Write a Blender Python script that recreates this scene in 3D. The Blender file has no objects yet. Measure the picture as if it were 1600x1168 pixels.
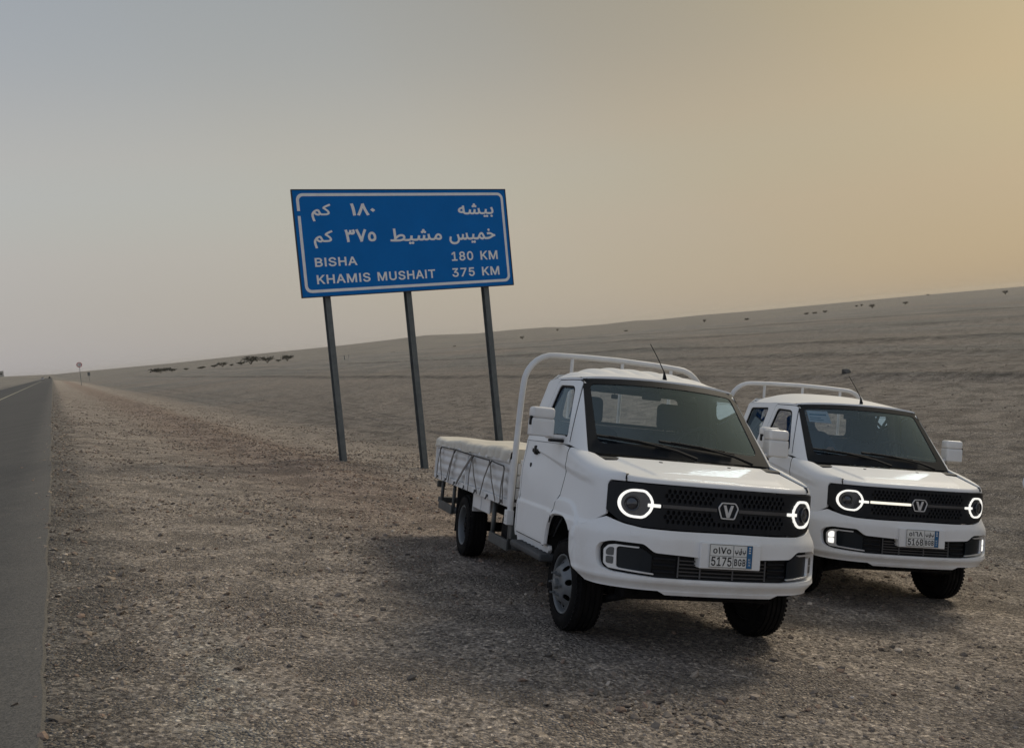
import bpy, bmesh, math, random
import numpy as np
from mathutils import Vector, Matrix
from mathutils.geometry import delaunay_2d_cdt

random.seed(7)
RNG = np.random.default_rng(11)
SC = bpy.context.scene
COL = SC.collection
PI = math.pi
HAZE = .00008
EYE = 1.55                                   # eye height above the road surface

# ------------------------------------------------------------------ camera
PITCH, ROLL = math.radians(2.627), math.radians(5.337)
cd = bpy.data.cameras.new('camera')
cam = bpy.data.objects.new('camera', cd)
COL.objects.link(cam)
cd.sensor_width = 36.0
cd.lens = 36.0 * 1372.76 / 1600.0
cd.clip_start, cd.clip_end = 0.05, 20000
_F = Vector((0, math.cos(PITCH), -math.sin(PITCH)))
_U0 = Vector((0, math.sin(PITCH), math.cos(PITCH)))
_R0 = Vector((1, 0, 0))
_R = _R0 * math.cos(ROLL) - _U0 * math.sin(ROLL)
_U = _R0 * math.sin(ROLL) + _U0 * math.cos(ROLL)
m = Matrix.Identity(4)
for i in range(3):
    m[i][0], m[i][1], m[i][2] = _R[i], _U[i], -_F[i]
m[2][3] = EYE
cam.matrix_world = m
SC.camera = cam

# ------------------------------------------------------------------ sky, sun, exposure
SUN_AZ, SUN_EL = math.radians(45), math.radians(37)      # azimuth to the right of the view axis
SUN_DIR = Vector((math.sin(SUN_AZ) * math.cos(SUN_EL), math.cos(SUN_AZ) * math.cos(SUN_EL), math.sin(SUN_EL)))
world = bpy.data.worlds.new('World')
SC.world = world
world.use_nodes = True
wn, wl = world.node_tree.nodes, world.node_tree.links
wn.clear()


def WN(t, **k):
    n = wn.new(t)
    for a, b in k.items():
        setattr(n, a, b)
    return n


w_out = WN('ShaderNodeOutputWorld')
sky = WN('ShaderNodeTexSky', sky_type='NISHITA')
sky.sun_disc = False
sky.sun_elevation = SUN_EL
sky.sun_rotation = SUN_AZ
sky.dust_density = 2.0
sky.air_density = 1.0
bg_sky = WN('ShaderNodeBackground')
bg_sky.inputs['Strength'].default_value = 0.010
wl.new(sky.outputs[0], bg_sky.inputs['Color'])
# the dust in the air: grey away from the sun, tan towards it, paler low down
tc = WN('ShaderNodeTexCoord')
nrm = WN('ShaderNodeVectorMath', operation='NORMALIZE')
wl.new(tc.outputs['Generated'], nrm.inputs[0])
dot = WN('ShaderNodeVectorMath', operation='DOT_PRODUCT')
dot.inputs[1].default_value = SUN_DIR
wl.new(nrm.outputs[0], dot.inputs[0])
def fill_ramp(n, stops):
    n.color_ramp.interpolation = 'CARDINAL'
    e = n.color_ramp.elements
    e[0].position, e[0].color = stops[0][0], tuple(stops[0][1]) + (1,)
    e[1].position, e[1].color = stops[-1][0], tuple(stops[-1][1]) + (1,)
    for p_, c_ in stops[1:-1]:
        e.new(p_).color = tuple(c_) + (1,)


r1 = WN('ShaderNodeValToRGB')
fill_ramp(r1, [(0.0, (.433, .442, .450)), (.10, (.432, .440, .445)), (.30, (.424, .423, .404)), (.50, (.419, .404, .352)), (.65, (.413, .381, .305)),
               (.75, (.396, .340, .240)), (.85, (.410, .322, .182)), (.92, (.482, .358, .160)), (1.0, (.590, .450, .200))])
wl.new(dot.outputs['Value'], r1.inputs[0])
sep = WN('ShaderNodeSeparateXYZ')
wl.new(nrm.outputs[0], sep.inputs[0])
r2 = WN('ShaderNodeValToRGB')
fill_ramp(r2, [(0.0, (.900, .850, .870)), (.08, (.965, .900, .870)), (.18, (1.03, 1.0, 1.005)), (.28, (.880, .915, 1.08)), (.38, (.755, .835, 1.055)), (.60, (.692, .792, 1.03)), (1.0, (.678, .785, 1.02))])
wl.new(sep.outputs['Z'], r2.inputs[0])
mul = WN('ShaderNodeMix', data_type='RGBA', blend_type='MULTIPLY')
mul.inputs[0].default_value = 1.0
wl.new(r1.outputs[0], mul.inputs[6])
wl.new(r2.outputs[0], mul.inputs[7])
bg_dust = WN('ShaderNodeBackground')
bg_dust.inputs['Strength'].default_value = 1.0
wl.new(mul.outputs[2], bg_dust.inputs['Color'])
addw = WN('ShaderNodeAddShader')
wl.new(bg_sky.outputs[0], addw.inputs[0])
wl.new(bg_dust.outputs[0], addw.inputs[1])
wl.new(addw.outputs[0], w_out.inputs['Surface'])

sl = bpy.data.lights.new('sun', 'SUN')
sl.energy = 1.7
sl.angle = math.radians(17)
sl.color = (1.0, 0.89, 0.72)
sun = bpy.data.objects.new('sun', sl)
COL.objects.link(sun)
sun.rotation_euler = (-SUN_DIR).to_track_quat('-Z', 'Y').to_euler()

vs = SC.view_settings
SC.display_settings.display_device = 'sRGB'
vs.view_transform = 'Standard'
vs.look = 'None'
vs.exposure = 0.0
vs.gamma = 1.0
vs.use_curve_mapping = False
SC.render.engine = 'CYCLES'
SC.cycles.use_denoising = True
SC.cycles.max_bounces = 6
SC.cycles.diffuse_bounces = 3
SC.cycles.glossy_bounces = 3
SC.cycles.transmission_bounces = 4
SC.cycles.transparent_max_bounces = 10
SC.cycles.caustics_reflective = False
SC.cycles.caustics_refractive = False


# ------------------------------------------------------------------ materials
class NT:
    """small helper round a material's node tree"""
    def __init__(s, name):
        s.m = bpy.data.materials.new(name)
        s.m.use_nodes = True
        s.t = s.m.node_tree
        s.n, s.l = s.t.nodes, s.t.links
        s.b = s.n['Principled BSDF']
        s.out = s.n['Material Output']

    def node(s, t, inp=None, **k):
        n = s.n.new(t)
        for a, b in k.items():
            setattr(n, a, b)
        for a, b in (inp or {}).items():
            if hasattr(b, 'links') or isinstance(b, bpy.types.NodeSocket):
                s.l.new(b, n.inputs[a])
            else:
                n.inputs[a].default_value = b
        return n

    def noise(s, vec, scale, detail=4, rough=.55):
        return s.node('ShaderNodeTexNoise', {'Vector': vec, 'Scale': scale, 'Detail': detail, 'Roughness': rough}).outputs['Fac']

    def ramp(s, fac, stops):
        n = s.node('ShaderNodeValToRGB', {0: fac})
        e = n.color_ramp.elements
        e[0].position, e[0].color = stops[0][0], tuple(stops[0][1]) + (1,)
        e[1].position, e[1].color = stops[-1][0], tuple(stops[-1][1]) + (1,)
        for p, c in stops[1:-1]:
            x = e.new(p)
            x.color = tuple(c) + (1,)
        return n.outputs[0]

    def mix(s, fac, a, b, mode='MIX'):
        n = s.node('ShaderNodeMix', data_type='RGBA', blend_type=mode)
        for i, v in ((0, fac), (6, a), (7, b)):
            if isinstance(v, bpy.types.NodeSocket):
                s.l.new(v, n.inputs[i])
            elif i == 0:
                n.inputs[0].default_value = v
            else:
                n.inputs[i].default_value = tuple(v) + (1,)
        return n.outputs[2]

    def math(s, op, a, b=0.0, clamp=False):
        n = s.node('ShaderNodeMath', {0: a, 1: b}, operation=op)
        n.use_clamp = clamp
        return n.outputs[0]

    def smooth(s, x, lo, hi):
        n = s.node('ShaderNodeMapRange', {0: x, 1: lo, 2: hi}, interpolation_type='SMOOTHSTEP')
        return n.outputs[0]

    def pos(s):
        return s.node('ShaderNodeNewGeometry').outputs['Position']

    def obj(s):
        return s.node('ShaderNodeTexCoord').outputs['Object']

    def bump(s, h, strength=.5, dist=.01):
        n = s.node('ShaderNodeBump', {'Height': h, 'Strength': strength, 'Distance': dist})
        s.l.new(n.outputs[0], s.b.inputs['Normal'])
        return n

    def base(s, c):
        if isinstance(c, bpy.types.NodeSocket):
            s.l.new(c, s.b.inputs['Base Color'])
        else:
            s.b.inputs['Base Color'].default_value = tuple(c) + (1,)

    def set(s, **k):
        for a, v in k.items():
            s.b.inputs[a.replace('_', ' ')].default_value = v


def simple(name, c, rough=.5, metal=0.0, var=.12, scale=6.0, coat=0.0, bump=0.0, bscale=60, spec=.5):
    t = NT(name)
    o = t.obj()
    n = t.noise(o, scale, 5)
    lo = [max(0, x * (1 - var)) for x in c]
    hi = [min(1, x * (1 + var)) for x in c]
    t.base(t.ramp(n, [(.3, lo), (.7, hi)]))
    t.set(Roughness=rough, Metallic=metal)
    t.b.inputs['Specular IOR Level'].default_value = spec
    if coat:
        t.b.inputs['Coat Weight'].default_value = coat
        t.b.inputs['Coat Roughness'].default_value = .08
    if bump:
        t.bump(t.noise(o, bscale, 3), bump, .004)
    return t.m


M = {}


def car_paint():
    t = NT('white_paint')
    o = t.obj()
    dust = t.noise(o, 2.5, 6, .65)
    fine = t.noise(o, 40, 4, .6)
    z = t.node('ShaderNodeSeparateXYZ', {0: o}).outputs['Z']
    low = t.smooth(z, 1.0, .42)
    f = t.math('MULTIPLY', low, t.smooth(dust, .35, .75))
    f = t.math('MULTIPLY', f, .40)
    c = t.mix(f, (.80, .805, .81), (.50, .44, .37))
    c = t.mix(t.math('MULTIPLY', t.smooth(fine, .55, .8), .05), c, (.5, .45, .4))
    t.base(c)
    t.l.new(t.math('ADD', t.math('MULTIPLY', dust, .18), .40), t.b.inputs['Roughness'])
    t.b.inputs['Coat Weight'].default_value = .16
    t.b.inputs['Coat Roughness'].default_value = .05
    t.b.inputs['Specular IOR Level'].default_value = .22
    return t.m


def glass(name, tint, refl=1.0, rough=.02, film=False, k=3.0):
    t = NT(name)
    t.n.remove(t.b)
    tr = t.node('ShaderNodeBsdfTransparent', {'Color': tuple(tint) + (1,)})
    gl = t.node('ShaderNodeBsdfGlossy', {'Color': (refl * .58, refl * .78, refl, 1), 'Roughness': rough})
    fr = t.node('ShaderNodeFresnel', {'IOR': 1.5})
    f = t.math('MULTIPLY_ADD', fr.outputs[0], k)
    f.node.inputs[2].default_value = 0.005
    mx = t.node('ShaderNodeMixShader', {0: f, 1: tr.outputs[0], 2: gl.outputs[0]})
    # a film of road dust on the glass
    df = t.node('ShaderNodeBsdfDiffuse', {'Color': (.45, .42, .38, 1)})
    d = t.math('MULTIPLY', t.smooth(t.noise(t.obj(), 5, 6, .65), .3, .8), .025)
    mx2 = t.node('ShaderNodeMixShader', {0: d, 1: mx.outputs[0], 2: df.outputs[0]})
    t.l.new((mx2 if film else mx).outputs[0], t.out.inputs['Surface'])
    return t.m


def emit(name, c, s):
    t = NT(name)
    t.base((.8, .8, .8))
    t.b.inputs['Emission Color'].default_value = tuple(c) + (1,)
    t.b.inputs['Emission Strength'].default_value = s
    return t.m


def tarp_mat():
    t = NT('canvas')
    o = t.obj()
    n = t.noise(o, 3, 6, .6)
    t.base(t.ramp(n, [(.3, (.54, .50, .43)), (.7, (.68, .64, .56))]))
    t.set(Roughness=.75)
    t.bump(t.noise(o, 14, 6, .6), .5, .02)
    return t.m


def tyre_mat():
    t = NT('rubber')
    o = t.obj()
    n = t.noise(o, 9, 6, .65)
    t.base(t.ramp(n, [(.35, (.005, .005, .006)), (.75, (.014, .013, .0125))]))
    t.set(Roughness=.85)
    t.b.inputs['Specular IOR Level'].default_value = .12
    return t.m


# road direction: a runs along the road, s across it to the right
YAW = math.radians(-27.5)
AR = np.array([math.sin(YAW), math.cos(YAW)])
AN = np.array([math.cos(YAW), -math.sin(YAW)])


def ground_mat():
    t = NT('gravel_ground')
    p = t.pos()
    s = t.node('ShaderNodeVectorMath', {0: p, 1: (AN[0], AN[1], 0)}, operation='DOT_PRODUCT').outputs['Value']
    a = t.node('ShaderNodeVectorMath', {0: p, 1: (AR[0], AR[1], 0)}, operation='DOT_PRODUCT').outputs['Value']
    d = t.node('ShaderNodeVectorMath', {0: p}, operation='LENGTH').outputs['Value']
    big = t.noise(p, .12, 6, .6)
    mid = t.noise(p, .9, 6, .6)
    sm = t.noise(p, 7, 6, .65)
    fin = t.noise(p, 45, 5, .7)
    # streaks of the plain, lying across the view like old wind lines
    mp = t.node('ShaderNodeMapping', {0: p, 'Rotation': (0, 0, -YAW), 'Scale': (.06, .012, 1)})
    streak = t.noise(mp.outputs[0], 3.0, 7, .62)
    c_sh = t.ramp(mid, [(.28, (.345, .307, .278)), (.5, (.388, .344, .309)), (.72, (.430, .380, .337))])
    c_pl = t.ramp(streak, [(.30, (.208, .205, .199)), (.5, (.244, .238, .229)), (.62, (.300, .280, .261)), (.75, (.264, .255, .244))])
    wob = t.math('MULTIPLY', t.math('SUBTRACT', big, .5), 9.0)
    f_pl = t.smooth(t.math('ADD', s, wob), 7.0, 12.0)
    mp2 = t.node('ShaderNodeMapping', {0: p, 'Rotation': (0, 0, -YAW), 'Scale': (.030, .010, 1)})
    hue = t.smooth(t.noise(mp2.outputs[0], 1.0, 5, .6), .46, .60)
    c_pl = t.mix(t.math('MULTIPLY', hue, .45), c_pl, (.292, .250, .220))
    c = t.mix(f_pl, c_sh, c_pl)
    # red brown windrow along the top of the bank
    red = t.math('MULTIPLY', t.smooth(t.math('ABSOLUTE', t.math('SUBTRACT', t.math('ADD', s, t.math('MULTIPLY', wob, .2)), 4.4)), 2.6, .4), t.smooth(a, 4, 14))
    c = t.mix(t.math('MULTIPLY', red, .60), c, (.300, .232, .198))
    # greyer stones close to the asphalt
    gre = t.smooth(t.math('ADD', s, t.math('MULTIPLY', t.math('SUBTRACT', mid, .5), .8)), .75, -.1)
    c = t.mix(t.math('MULTIPLY', gre, .75), c, (.165, .161, .157))
    # powdery pale spill on the verge
    px = t.math('ABSOLUTE', t.math('SUBTRACT', t.math('ADD', s, t.math('MULTIPLY', t.math('SUBTRACT', mid, .5), 1.0)), .62))
    pale = t.math('MULTIPLY', t.smooth(px, .30, .02), t.smooth(a, 7.5, 4.6))
    pale = t.math('MULTIPLY', pale, t.smooth(sm, .34, .60))
    c = t.mix(t.math('MULTIPLY', pale, .85), c, (.42, .405, .375))
    # darker bands along old tracks across the plain
    for s0_, w_, k_ in ((11.6, .5, .2), (13.2, .35, .2), (15.2, .45, .2), (33.0, 1.7, .46), (40.0, .8, .3), (46.0, 1.5, .3), (63.0, 3.4, .45), (97.0, 5, .42), (150.0, 8, .4)):
        tr_ = t.smooth(t.math('ABSOLUTE', t.math('SUBTRACT', t.math('ADD', s, t.math('MULTIPLY', t.math('SUBTRACT', streak, .5), w_ * 4)), s0_)), w_, 0)
        c = t.mix(t.math('MULTIPLY', tr_, t.math('MULTIPLY', t.smooth(mid, .25, .65), k_ * 2)), c, (.10, .098, .094))
    # sandier far ground, pale flats and slopes behind the plain
    far = t.smooth(t.math('ADD', d, t.math('MULTIPLY', t.math('SUBTRACT', streak, .5), 160)), 400, 470)
    c_far = t.ramp(t.noise(p, .012, 6, .6), [(.32, (.215, .206, .193)), (.5, (.262, .246, .226)), (.7, (.205, .199, .189))])
    c = t.mix(far, c, c_far)
    # grain: light and dark pebbles
    v = t.node('ShaderNodeTexVoronoi', {'Vector': p, 'Scale': 55.0, 'Randomness': 1.0})
    pv = t.node('ShaderNodeSeparateColor', {0: v.outputs['Color']}).outputs[0]
    peb = t.ramp(pv, [(0, (.50, .50, .52)), (.40, (.95, .94, .92)), (.85, (1.18, 1.15, 1.10)), (.96, (1.95, 1.9, 1.8))])
    c = t.mix(1.0, c, peb, 'MULTIPLY')
    c = t.mix(.5, c, t.ramp(sm, [(.30, (.66, .66, .67)), (.52, (1.0, 1.0, 1.0)), (.74, (1.25, 1.22, 1.18))]), 'MULTIPLY')
    c = t.mix(1.0, c, t.ramp(fin, [(.36, (.58, .58, .59)), (.52, (1, 1, 1)), (.68, (1.42, 1.40, 1.36))]), 'MULTIPLY')
    t.base(c)
    t.set(Roughness=.95)
    t.b.inputs['Specular IOR Level'].default_value = .15
    h = t.math('ADD', t.math('MULTIPLY', fin, .5), t.math('MULTIPLY', sm, 1.6))
    patch = t.smooth(t.noise(p, 1.7, 5, .65), .40, .62)
    h = t.math('ADD', h, t.math('MULTIPLY', t.math('MULTIPLY', v.outputs['Distance'], -1.5), patch))
    v2 = t.node('ShaderNodeTexVoronoi', {'Vector': p, 'Scale': 21.0, 'Randomness': 1.0})
    h = t.math('ADD', h, t.math('MULTIPLY', t.smooth(v2.outputs['Distance'], .55, .12), t.math('MULTIPLY', t.smooth(fin, .35, .7), .8)))
    t.bump(h, 1.0, .045)
    return t.m


def asphalt_mat():
    t = NT('asphalt')
    p = t.pos()
    mp = t.node('ShaderNodeMapping', {0: p, 'Rotation': (0, 0, -YAW), 'Scale': (1, .05, 1)})
    streak = t.noise(mp.outputs[0], 1.6, 5, .6)
    fin = t.noise(p, 90, 4, .7)
    mid = t.noise(p, 2.2, 6, .65)
    c = t.ramp(streak, [(.3, (.066, .065, .065)), (.7, (.090, .088, .086))])
    c = t.mix(.8, c, t.ramp(fin, [(.3, (.6, .6, .6)), (.7, (1.4, 1.4, 1.38))]), 'MULTIPLY')
    c = t.mix(t.math('MULTIPLY', t.smooth(mid, .52, .75), .35), c, (.15, .135, .115))
    s_ = t.node('ShaderNodeVectorMath', {0: p, 1: (AN[0], AN[1], 0)}, operation='DOT_PRODUCT').outputs['Value']
    edge = t.math('MULTIPLY', t.smooth(t.math('ADD', s_, t.math('MULTIPLY', t.math('SUBTRACT', mid, .5), .5)), -.75, -.20), t.smooth(fin, .30, .62))
    c = t.mix(t.math('MULTIPLY', edge, .8), c, (.155, .146, .136))
    big = t.noise(p, 28, 3, .6)
    c = t.mix(.55, c, t.ramp(big, [(.3, (.72, .72, .72)), (.7, (1.28, 1.28, 1.27))]), 'MULTIPLY')
    t.base(c)
    t.set(Roughness=.85)
    t.b.inputs['Specular IOR Level'].default_value = .25
    t.bump(t.math('ADD', fin, big), .7, .008)
    return t.m


def stone_mat():
    t = NT('stone')
    at = t.node('ShaderNodeAttribute', attribute_name='tint')
    n = t.noise(t.pos(), 60, 4, .6)
    c = t.mix(.6, at.outputs['Color'], t.ramp(n, [(.3, (.7, .7, .7)), (.7, (1.25, 1.24, 1.22))]), 'MULTIPLY')
    t.base(c)
    t.set(Roughness=.9)
    t.b.inputs['Specular IOR Level'].default_value = .2
    return t.m


def steel_post():
    t = NT('galvanised_steel')
    o = t.obj()
    n = t.noise(o, 5, 6, .6)
    t.base(t.ramp(n, [(.3, (.11, .125, .128)), (.7, (.17, .185, .185))]))
    t.set(Roughness=.6, Metallic=.3)
    return t.m


def sign_blue():
    t = NT('sign_blue')
    o = t.obj()
    n = t.noise(o, 1.5, 6, .6)
    t.base(t.ramp(n, [(.3, (.002, .155, .50)), (.7, (.003, .175, .56))]))
    t.set(Roughness=.6)
    t.b.inputs['Specular IOR Level'].default_value = .15
    return t.m


M['paint'] = car_paint()
M['white2'] = simple('white_enamel', (.70, .70, .70), .45, var=.06, coat=.2)
M['tray'] = simple('tray_paint', (.66, .66, .66), .5, var=.10, scale=4)
M['black'] = simple('black_plastic', (.007, .0075, .009), .55, var=.3, spec=.2)
M['gloss'] = simple('satin_black', (.010, .012, .016), .42, var=.2, spec=.25)
M['frit'] = simple('black_frit', (.010, .013, .018), .42, var=.15, spec=.14)
M['rubber_trim'] = simple('rubber_trim', (.018, .018, .019), .7, spec=.15)
M['dark'] = simple('dark_steel', (.009, .009, .010), .7, var=.4, scale=9, spec=.12)
M['guard'] = simple('guard_steel', (.060, .064, .064), .6, var=.3, scale=8)
M['step'] = simple('step_plastic', (.055, .057, .060), .65, var=.2, bump=.4, spec=.25)
M['tyre'] = tyre_mat()
M['rim'] = simple('silver_rim', (.155, .165, .175), .5, .3, var=.15, scale=8)
M['chrome'] = simple('bright_trim', (.66, .67, .69), .34, .55, var=.05)
M['satin'] = simple('satin_trim', (.10, .10, .105), .35, .6)
M['glass'] = glass('window_glass', (.88, .92, .95))
M['sideglass'] = glass('side_glass', (.90, .93, .94), .9, k=1.1)
M['lens'] = simple('lens_glass', (.02, .024, .034), .06, coat=1.0)
M['fogglass'] = simple('smoked_glass', (.004, .009, .015), .3, spec=.3)
M['clear'] = simple('clear_lens', (.075, .08, .085), .3, .2, coat=.3)
M['ring_on'] = emit('lit_ring', (1.0, .97, .89), .85)
M['bar_on'] = emit('lit_bar', (1.0, .93, .74), .9)
M['fog_on'] = emit('lit_lamp', (1.0, .97, .90), 1.0)
M['trim_in'] = simple('cabin_trim', (.13, .14, .155), .7)
M['dash'] = simple('dashboard_plastic', (.030, .032, .036), .6, spec=.25)
M['seat'] = simple('seat_cloth', (.030, .034, .042), .85, bump=.3, spec=.1)
M['wall_in'] = simple('cabin_lining', (.17, .18, .20), .8)
M['canvas'] = tarp_mat()
M['strap'] = simple('strap_webbing', (.17, .155, .14), .85)
M['rope'] = simple('dark_cord', (.045, .045, .047), .8)
M['plate'] = simple('plate_white', (.72, .72, .70), .4, var=.04)
M['plate_black'] = simple('plate_ink', (.012, .012, .014), .5)
M['plate_blue'] = simple('plate_blue', (.02, .13, .30), .4)
M['paper'] = simple('sticker_paper', (.55, .66, .70), .6)
M['paper_ink'] = simple('sticker_ink', (.06, .22, .34), .6)
M['blue'] = sign_blue()
M['sign_white'] = simple('sign_white', (.90, .90, .90), .5, var=.06)
M['post'] = steel_post()
M['alu'] = simple('sign_edge', (.035, .04, .05), .6, .1)
M['ground'] = ground_mat()
M['asphalt'] = asphalt_mat()
M['stone'] = stone_mat()
M['mark'] = simple('road_paint', (.40, .37, .27), .7, var=.3, scale=1.5)
M['kandura'] = simple('white_cotton', (.70, .69, .74), .85, var=.05)
M['shirt'] = simple('dark_cotton', (.035, .05, .065), .9)
M['skin'] = simple('skin', (.30, .17, .11), .55, var=.1)
M['hair'] = simple('hair', (.012, .011, .011), .6)
M['bark'] = simple('bark', (.09, .07, .05), .9, bump=.4)
M['leaf'] = simple('dark_leaf', (.062, .060, .045), .9, var=.4, scale=2)
M['dryleaf'] = simple('dry_leaf', (.165, .145, .115), .9, var=.3, scale=2)
M['concrete'] = simple('pale_concrete', (.36, .35, .33), .9)
M['red'] = simple('sign_red', (.40, .03, .03), .5)


# ------------------------------------------------------------------ mesh helpers
class MB:
    def __init__(s):
        s.v, s.f, s.n, s.sm = [], [], [], []

    def add(s, verts, faces, norms=None, smooth=True):
        o = len(s.v)
        s.v += [tuple(p) for p in verts]
        s.n += [tuple(q) for q in norms] if norms is not None else [None] * len(verts)
        s.f += [tuple(i + o for i in f) for f in faces]
        s.sm += [smooth] * len(faces)
        return s

    def box(s, x0, x1, y0, y1, z0, z1, r=0.0, seg=2):
        bm = bmesh.new()
        bmesh.ops.create_cube(bm, size=1)
        for v in bm.verts:
            v.co = Vector(((x0 + x1) / 2 + v.co.x * (x1 - x0), (y0 + y1) / 2 + v.co.y * (y1 - y0), (z0 + z1) / 2 + v.co.z * (z1 - z0)))
        if r > 0:
            r = min(r, .49 * min(abs(x1 - x0), abs(y1 - y0), abs(z1 - z0)))
            bmesh.ops.bevel(bm, geom=list(bm.edges), offset=r, segments=seg, affect='EDGES', profile=.5)
        s.bm(bm, smooth=r > 0)
        return s

    def bm(s, bm, smooth=True, mat=None):
        bm.verts.ensure_lookup_table()
        bm.normal_update()
        # rounded boxes: weight vertex normals by face area so that flats stay flat
        ns = []
        for v in bm.verts:
            q = Vector((0, 0, 0))
            for f in v.link_faces:
                q += f.normal * f.calc_area()
            ns.append(q.normalized() if q.length > 0 else Vector((0, 0, 1)))
        s.add([(mat @ v.co) if mat else v.co for v in bm.verts], [[v.index for v in f.verts] for f in bm.faces], ns if smooth and mat is None else None, smooth)
        bm.free()

    def tube(s, path, r, seg=8, cap=True, rz=None):
        path = [Vector(p) for p in path]
        n = len(path)
        rs = r if isinstance(r, (list, tuple)) else [r] * n
        vs, fs = [], []
        up = None
        for i, p in enumerate(path):
            t = (path[min(i + 1, n - 1)] - path[max(i - 1, 0)]).normalized()
            if up is None:
                up = Vector((0, 0, 1)) if abs(t.z) < .9 else Vector((0, 1, 0))
            a = t.cross(up)
            if a.length < 1e-6:
                a = t.cross(Vector((1, 0, 0)))
            a.normalize()
            b = a.cross(t).normalized()
            up = b
            for k in range(seg):
                g = 2 * PI * (k + .5) / seg
                vs.append(p + (a * math.cos(g) + b * math.sin(g)) * rs[i])
        for i in range(n - 1):
            for k in range(seg):
                fs.append((i * seg + k, i * seg + (k + 1) % seg, (i + 1) * seg + (k + 1) % seg, (i + 1) * seg + k))
        if cap:
            fs.append(tuple(range(seg))[::-1])
            fs.append(tuple((n - 1) * seg + k for k in range(seg)))
        return s.add(vs, fs)

    def lathe(s, prof, seg=48, axis='x', c=(0, 0, 0)):
        """prof: (axial, radius) pairs"""
        vs, fs = [], []
        n = len(prof)
        for k in range(seg):
            g = 2 * PI * k / seg
            for (x, r) in prof:
                p = (x, r * math.cos(g), r * math.sin(g)) if axis == 'x' else ((r * math.cos(g), x, r * math.sin(g)) if axis == 'y' else (r * math.cos(g), r * math.sin(g), x))
                vs.append((p[0] + c[0], p[1] + c[1], p[2] + c[2]))
        for k in range(seg):
            for i in range(n - 1):
                a, b = k * n + i, ((k + 1) % seg) * n + i
                fs.append((a, a + 1, b + 1, b))
        return s.add(vs, fs)

    def prism(s, pts, y0, y1, axis='y'):
        """closed outline pts extruded along an axis"""
        n = len(pts)

        def P(a, b, t):
            return (a, t, b) if axis == 'y' else ((t, a, b) if axis == 'x' else (a, b, t))
        vs = [P(a, b, y0) for a, b in pts] + [P(a, b, y1) for a, b in pts]
        fs = [tuple(range(n)), tuple(range(2 * n - 1, n - 1, -1))] + [(i, i + n, (i + 1) % n + n, (i + 1) % n) for i in range(n)]
        return s.add(vs, fs, smooth=False)

    def grid(s, fn, nu, nv, norms=False):
        vs = [fn(i / (nu - 1), j / (nv - 1)) for i in range(nu) for j in range(nv)]
        fs = [(i * nv + j, (i + 1) * nv + j, (i + 1) * nv + j + 1, i * nv + j + 1) for i in range(nu - 1) for j in range(nv - 1)]
        return s.add(vs, fs)

    def xf(s, mat):
        s.v = [tuple(mat @ Vector(p)) for p in s.v]
        r = mat.to_3x3()
        s.n = [tuple(r @ Vector(q)) if q is not None else None for q in s.n]
        return s

    def mesh(s, name, mat, fix=True, sharp=40):
        me = bpy.data.meshes.new(name)
        me.from_pydata(s.v, [], s.f)
        if fix:
            bm = bmesh.new()
            bm.from_mesh(me)
            bmesh.ops.recalc_face_normals(bm, faces=bm.faces)
            bm.to_mesh(me)
            bm.free()
        me.polygons.foreach_set('use_smooth', s.sm)
        me.update()
        if any(q is not None for q in s.n):
            if not fix or True:
                me.normals_split_custom_set_from_vertices([q if q is not None else (0, 0, 0) for q in s.n])
        else:
            me.set_sharp_from_angle(angle=math.radians(sharp))
        if mat:
            me.materials.append(mat)
        return me

    def build(s, name, mat, parent=None, loc=None, fix=True, **tags):
        o = bpy.data.objects.new(name, s.mesh(name, mat, fix))
        COL.objects.link(o)
        if parent:
            o.parent = parent
        if loc is not None:
            o.location = loc
        for k, v in tags.items():
            o[k] = v
        return o


def empty(name, label, cat, loc=(0, 0, 0), rz=0.0, group=None):
    o = bpy.data.objects.new(name, None)
    o.empty_display_size = .3
    COL.objects.link(o)
    o.location = loc
    o.rotation_euler = (0, 0, rz)
    o['label'], o['category'] = label, cat
    if group:
        o['group'] = group
    return o


def tag(o, label=None, cat=None, group=None, kind=None):
    for k, v in (('label', label), ('category', cat), ('group', group), ('kind', kind)):
        if v:
            o[k] = v
    return o


def in_poly(p, poly):
    x, y = p
    c = False
    n = len(poly)
    j = n - 1
    for i in range(n):
        xi, yi = poly[i]
        xj, yj = poly[j]
        if (yi > y) != (yj > y) and x < (xj - xi) * (y - yi) / (yj - yi) + xi:
            c = not c
        j = i
    return c


def dens(l, sp, closed=True):
    out = []
    n = len(l)
    for i in range(n if closed else n - 1):
        a, b = Vector(l[i]), Vector(l[(i + 1) % n])
        k = max(1, int(math.ceil((b - a).length / sp)))
        out += [tuple(a.lerp(b, t / k)) for t in range(k)]
    if not closed:
        out.append(tuple(l[-1]))
    return out


def rounded(pts, r, seg=4):
    """round the corners of a closed 2D outline"""
    out = []
    n = len(pts)
    for i in range(n):
        p0, p, p1 = Vector(pts[i - 1]), Vector(pts[i]), Vector(pts[(i + 1) % n])
        a, b = (p0 - p), (p1 - p)
        rr = r[i] if isinstance(r, (list, tuple)) else r
        d = min(rr, a.length * .45, b.length * .45)
        if d < 1e-5:
            out.append(tuple(p))
            continue
        q0, q1 = p + a.normalized() * d, p + b.normalized() * d
        for k in range(seg + 1):
            t = k / seg
            out.append(tuple(q0 * (1 - t) ** 2 + p * 2 * t * (1 - t) + q1 * t * t))
    return out


def shrink(l, k):
    """inset() on the side that makes the loop smaller"""
    def ar(q):
        return abs(sum(q[i - 1][0] * q[i][1] - q[i][0] * q[i - 1][1] for i in range(len(q))))
    a, b = inset(l, k), inset(l, -k)
    return a if ar(a) < ar(b) else b


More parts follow.
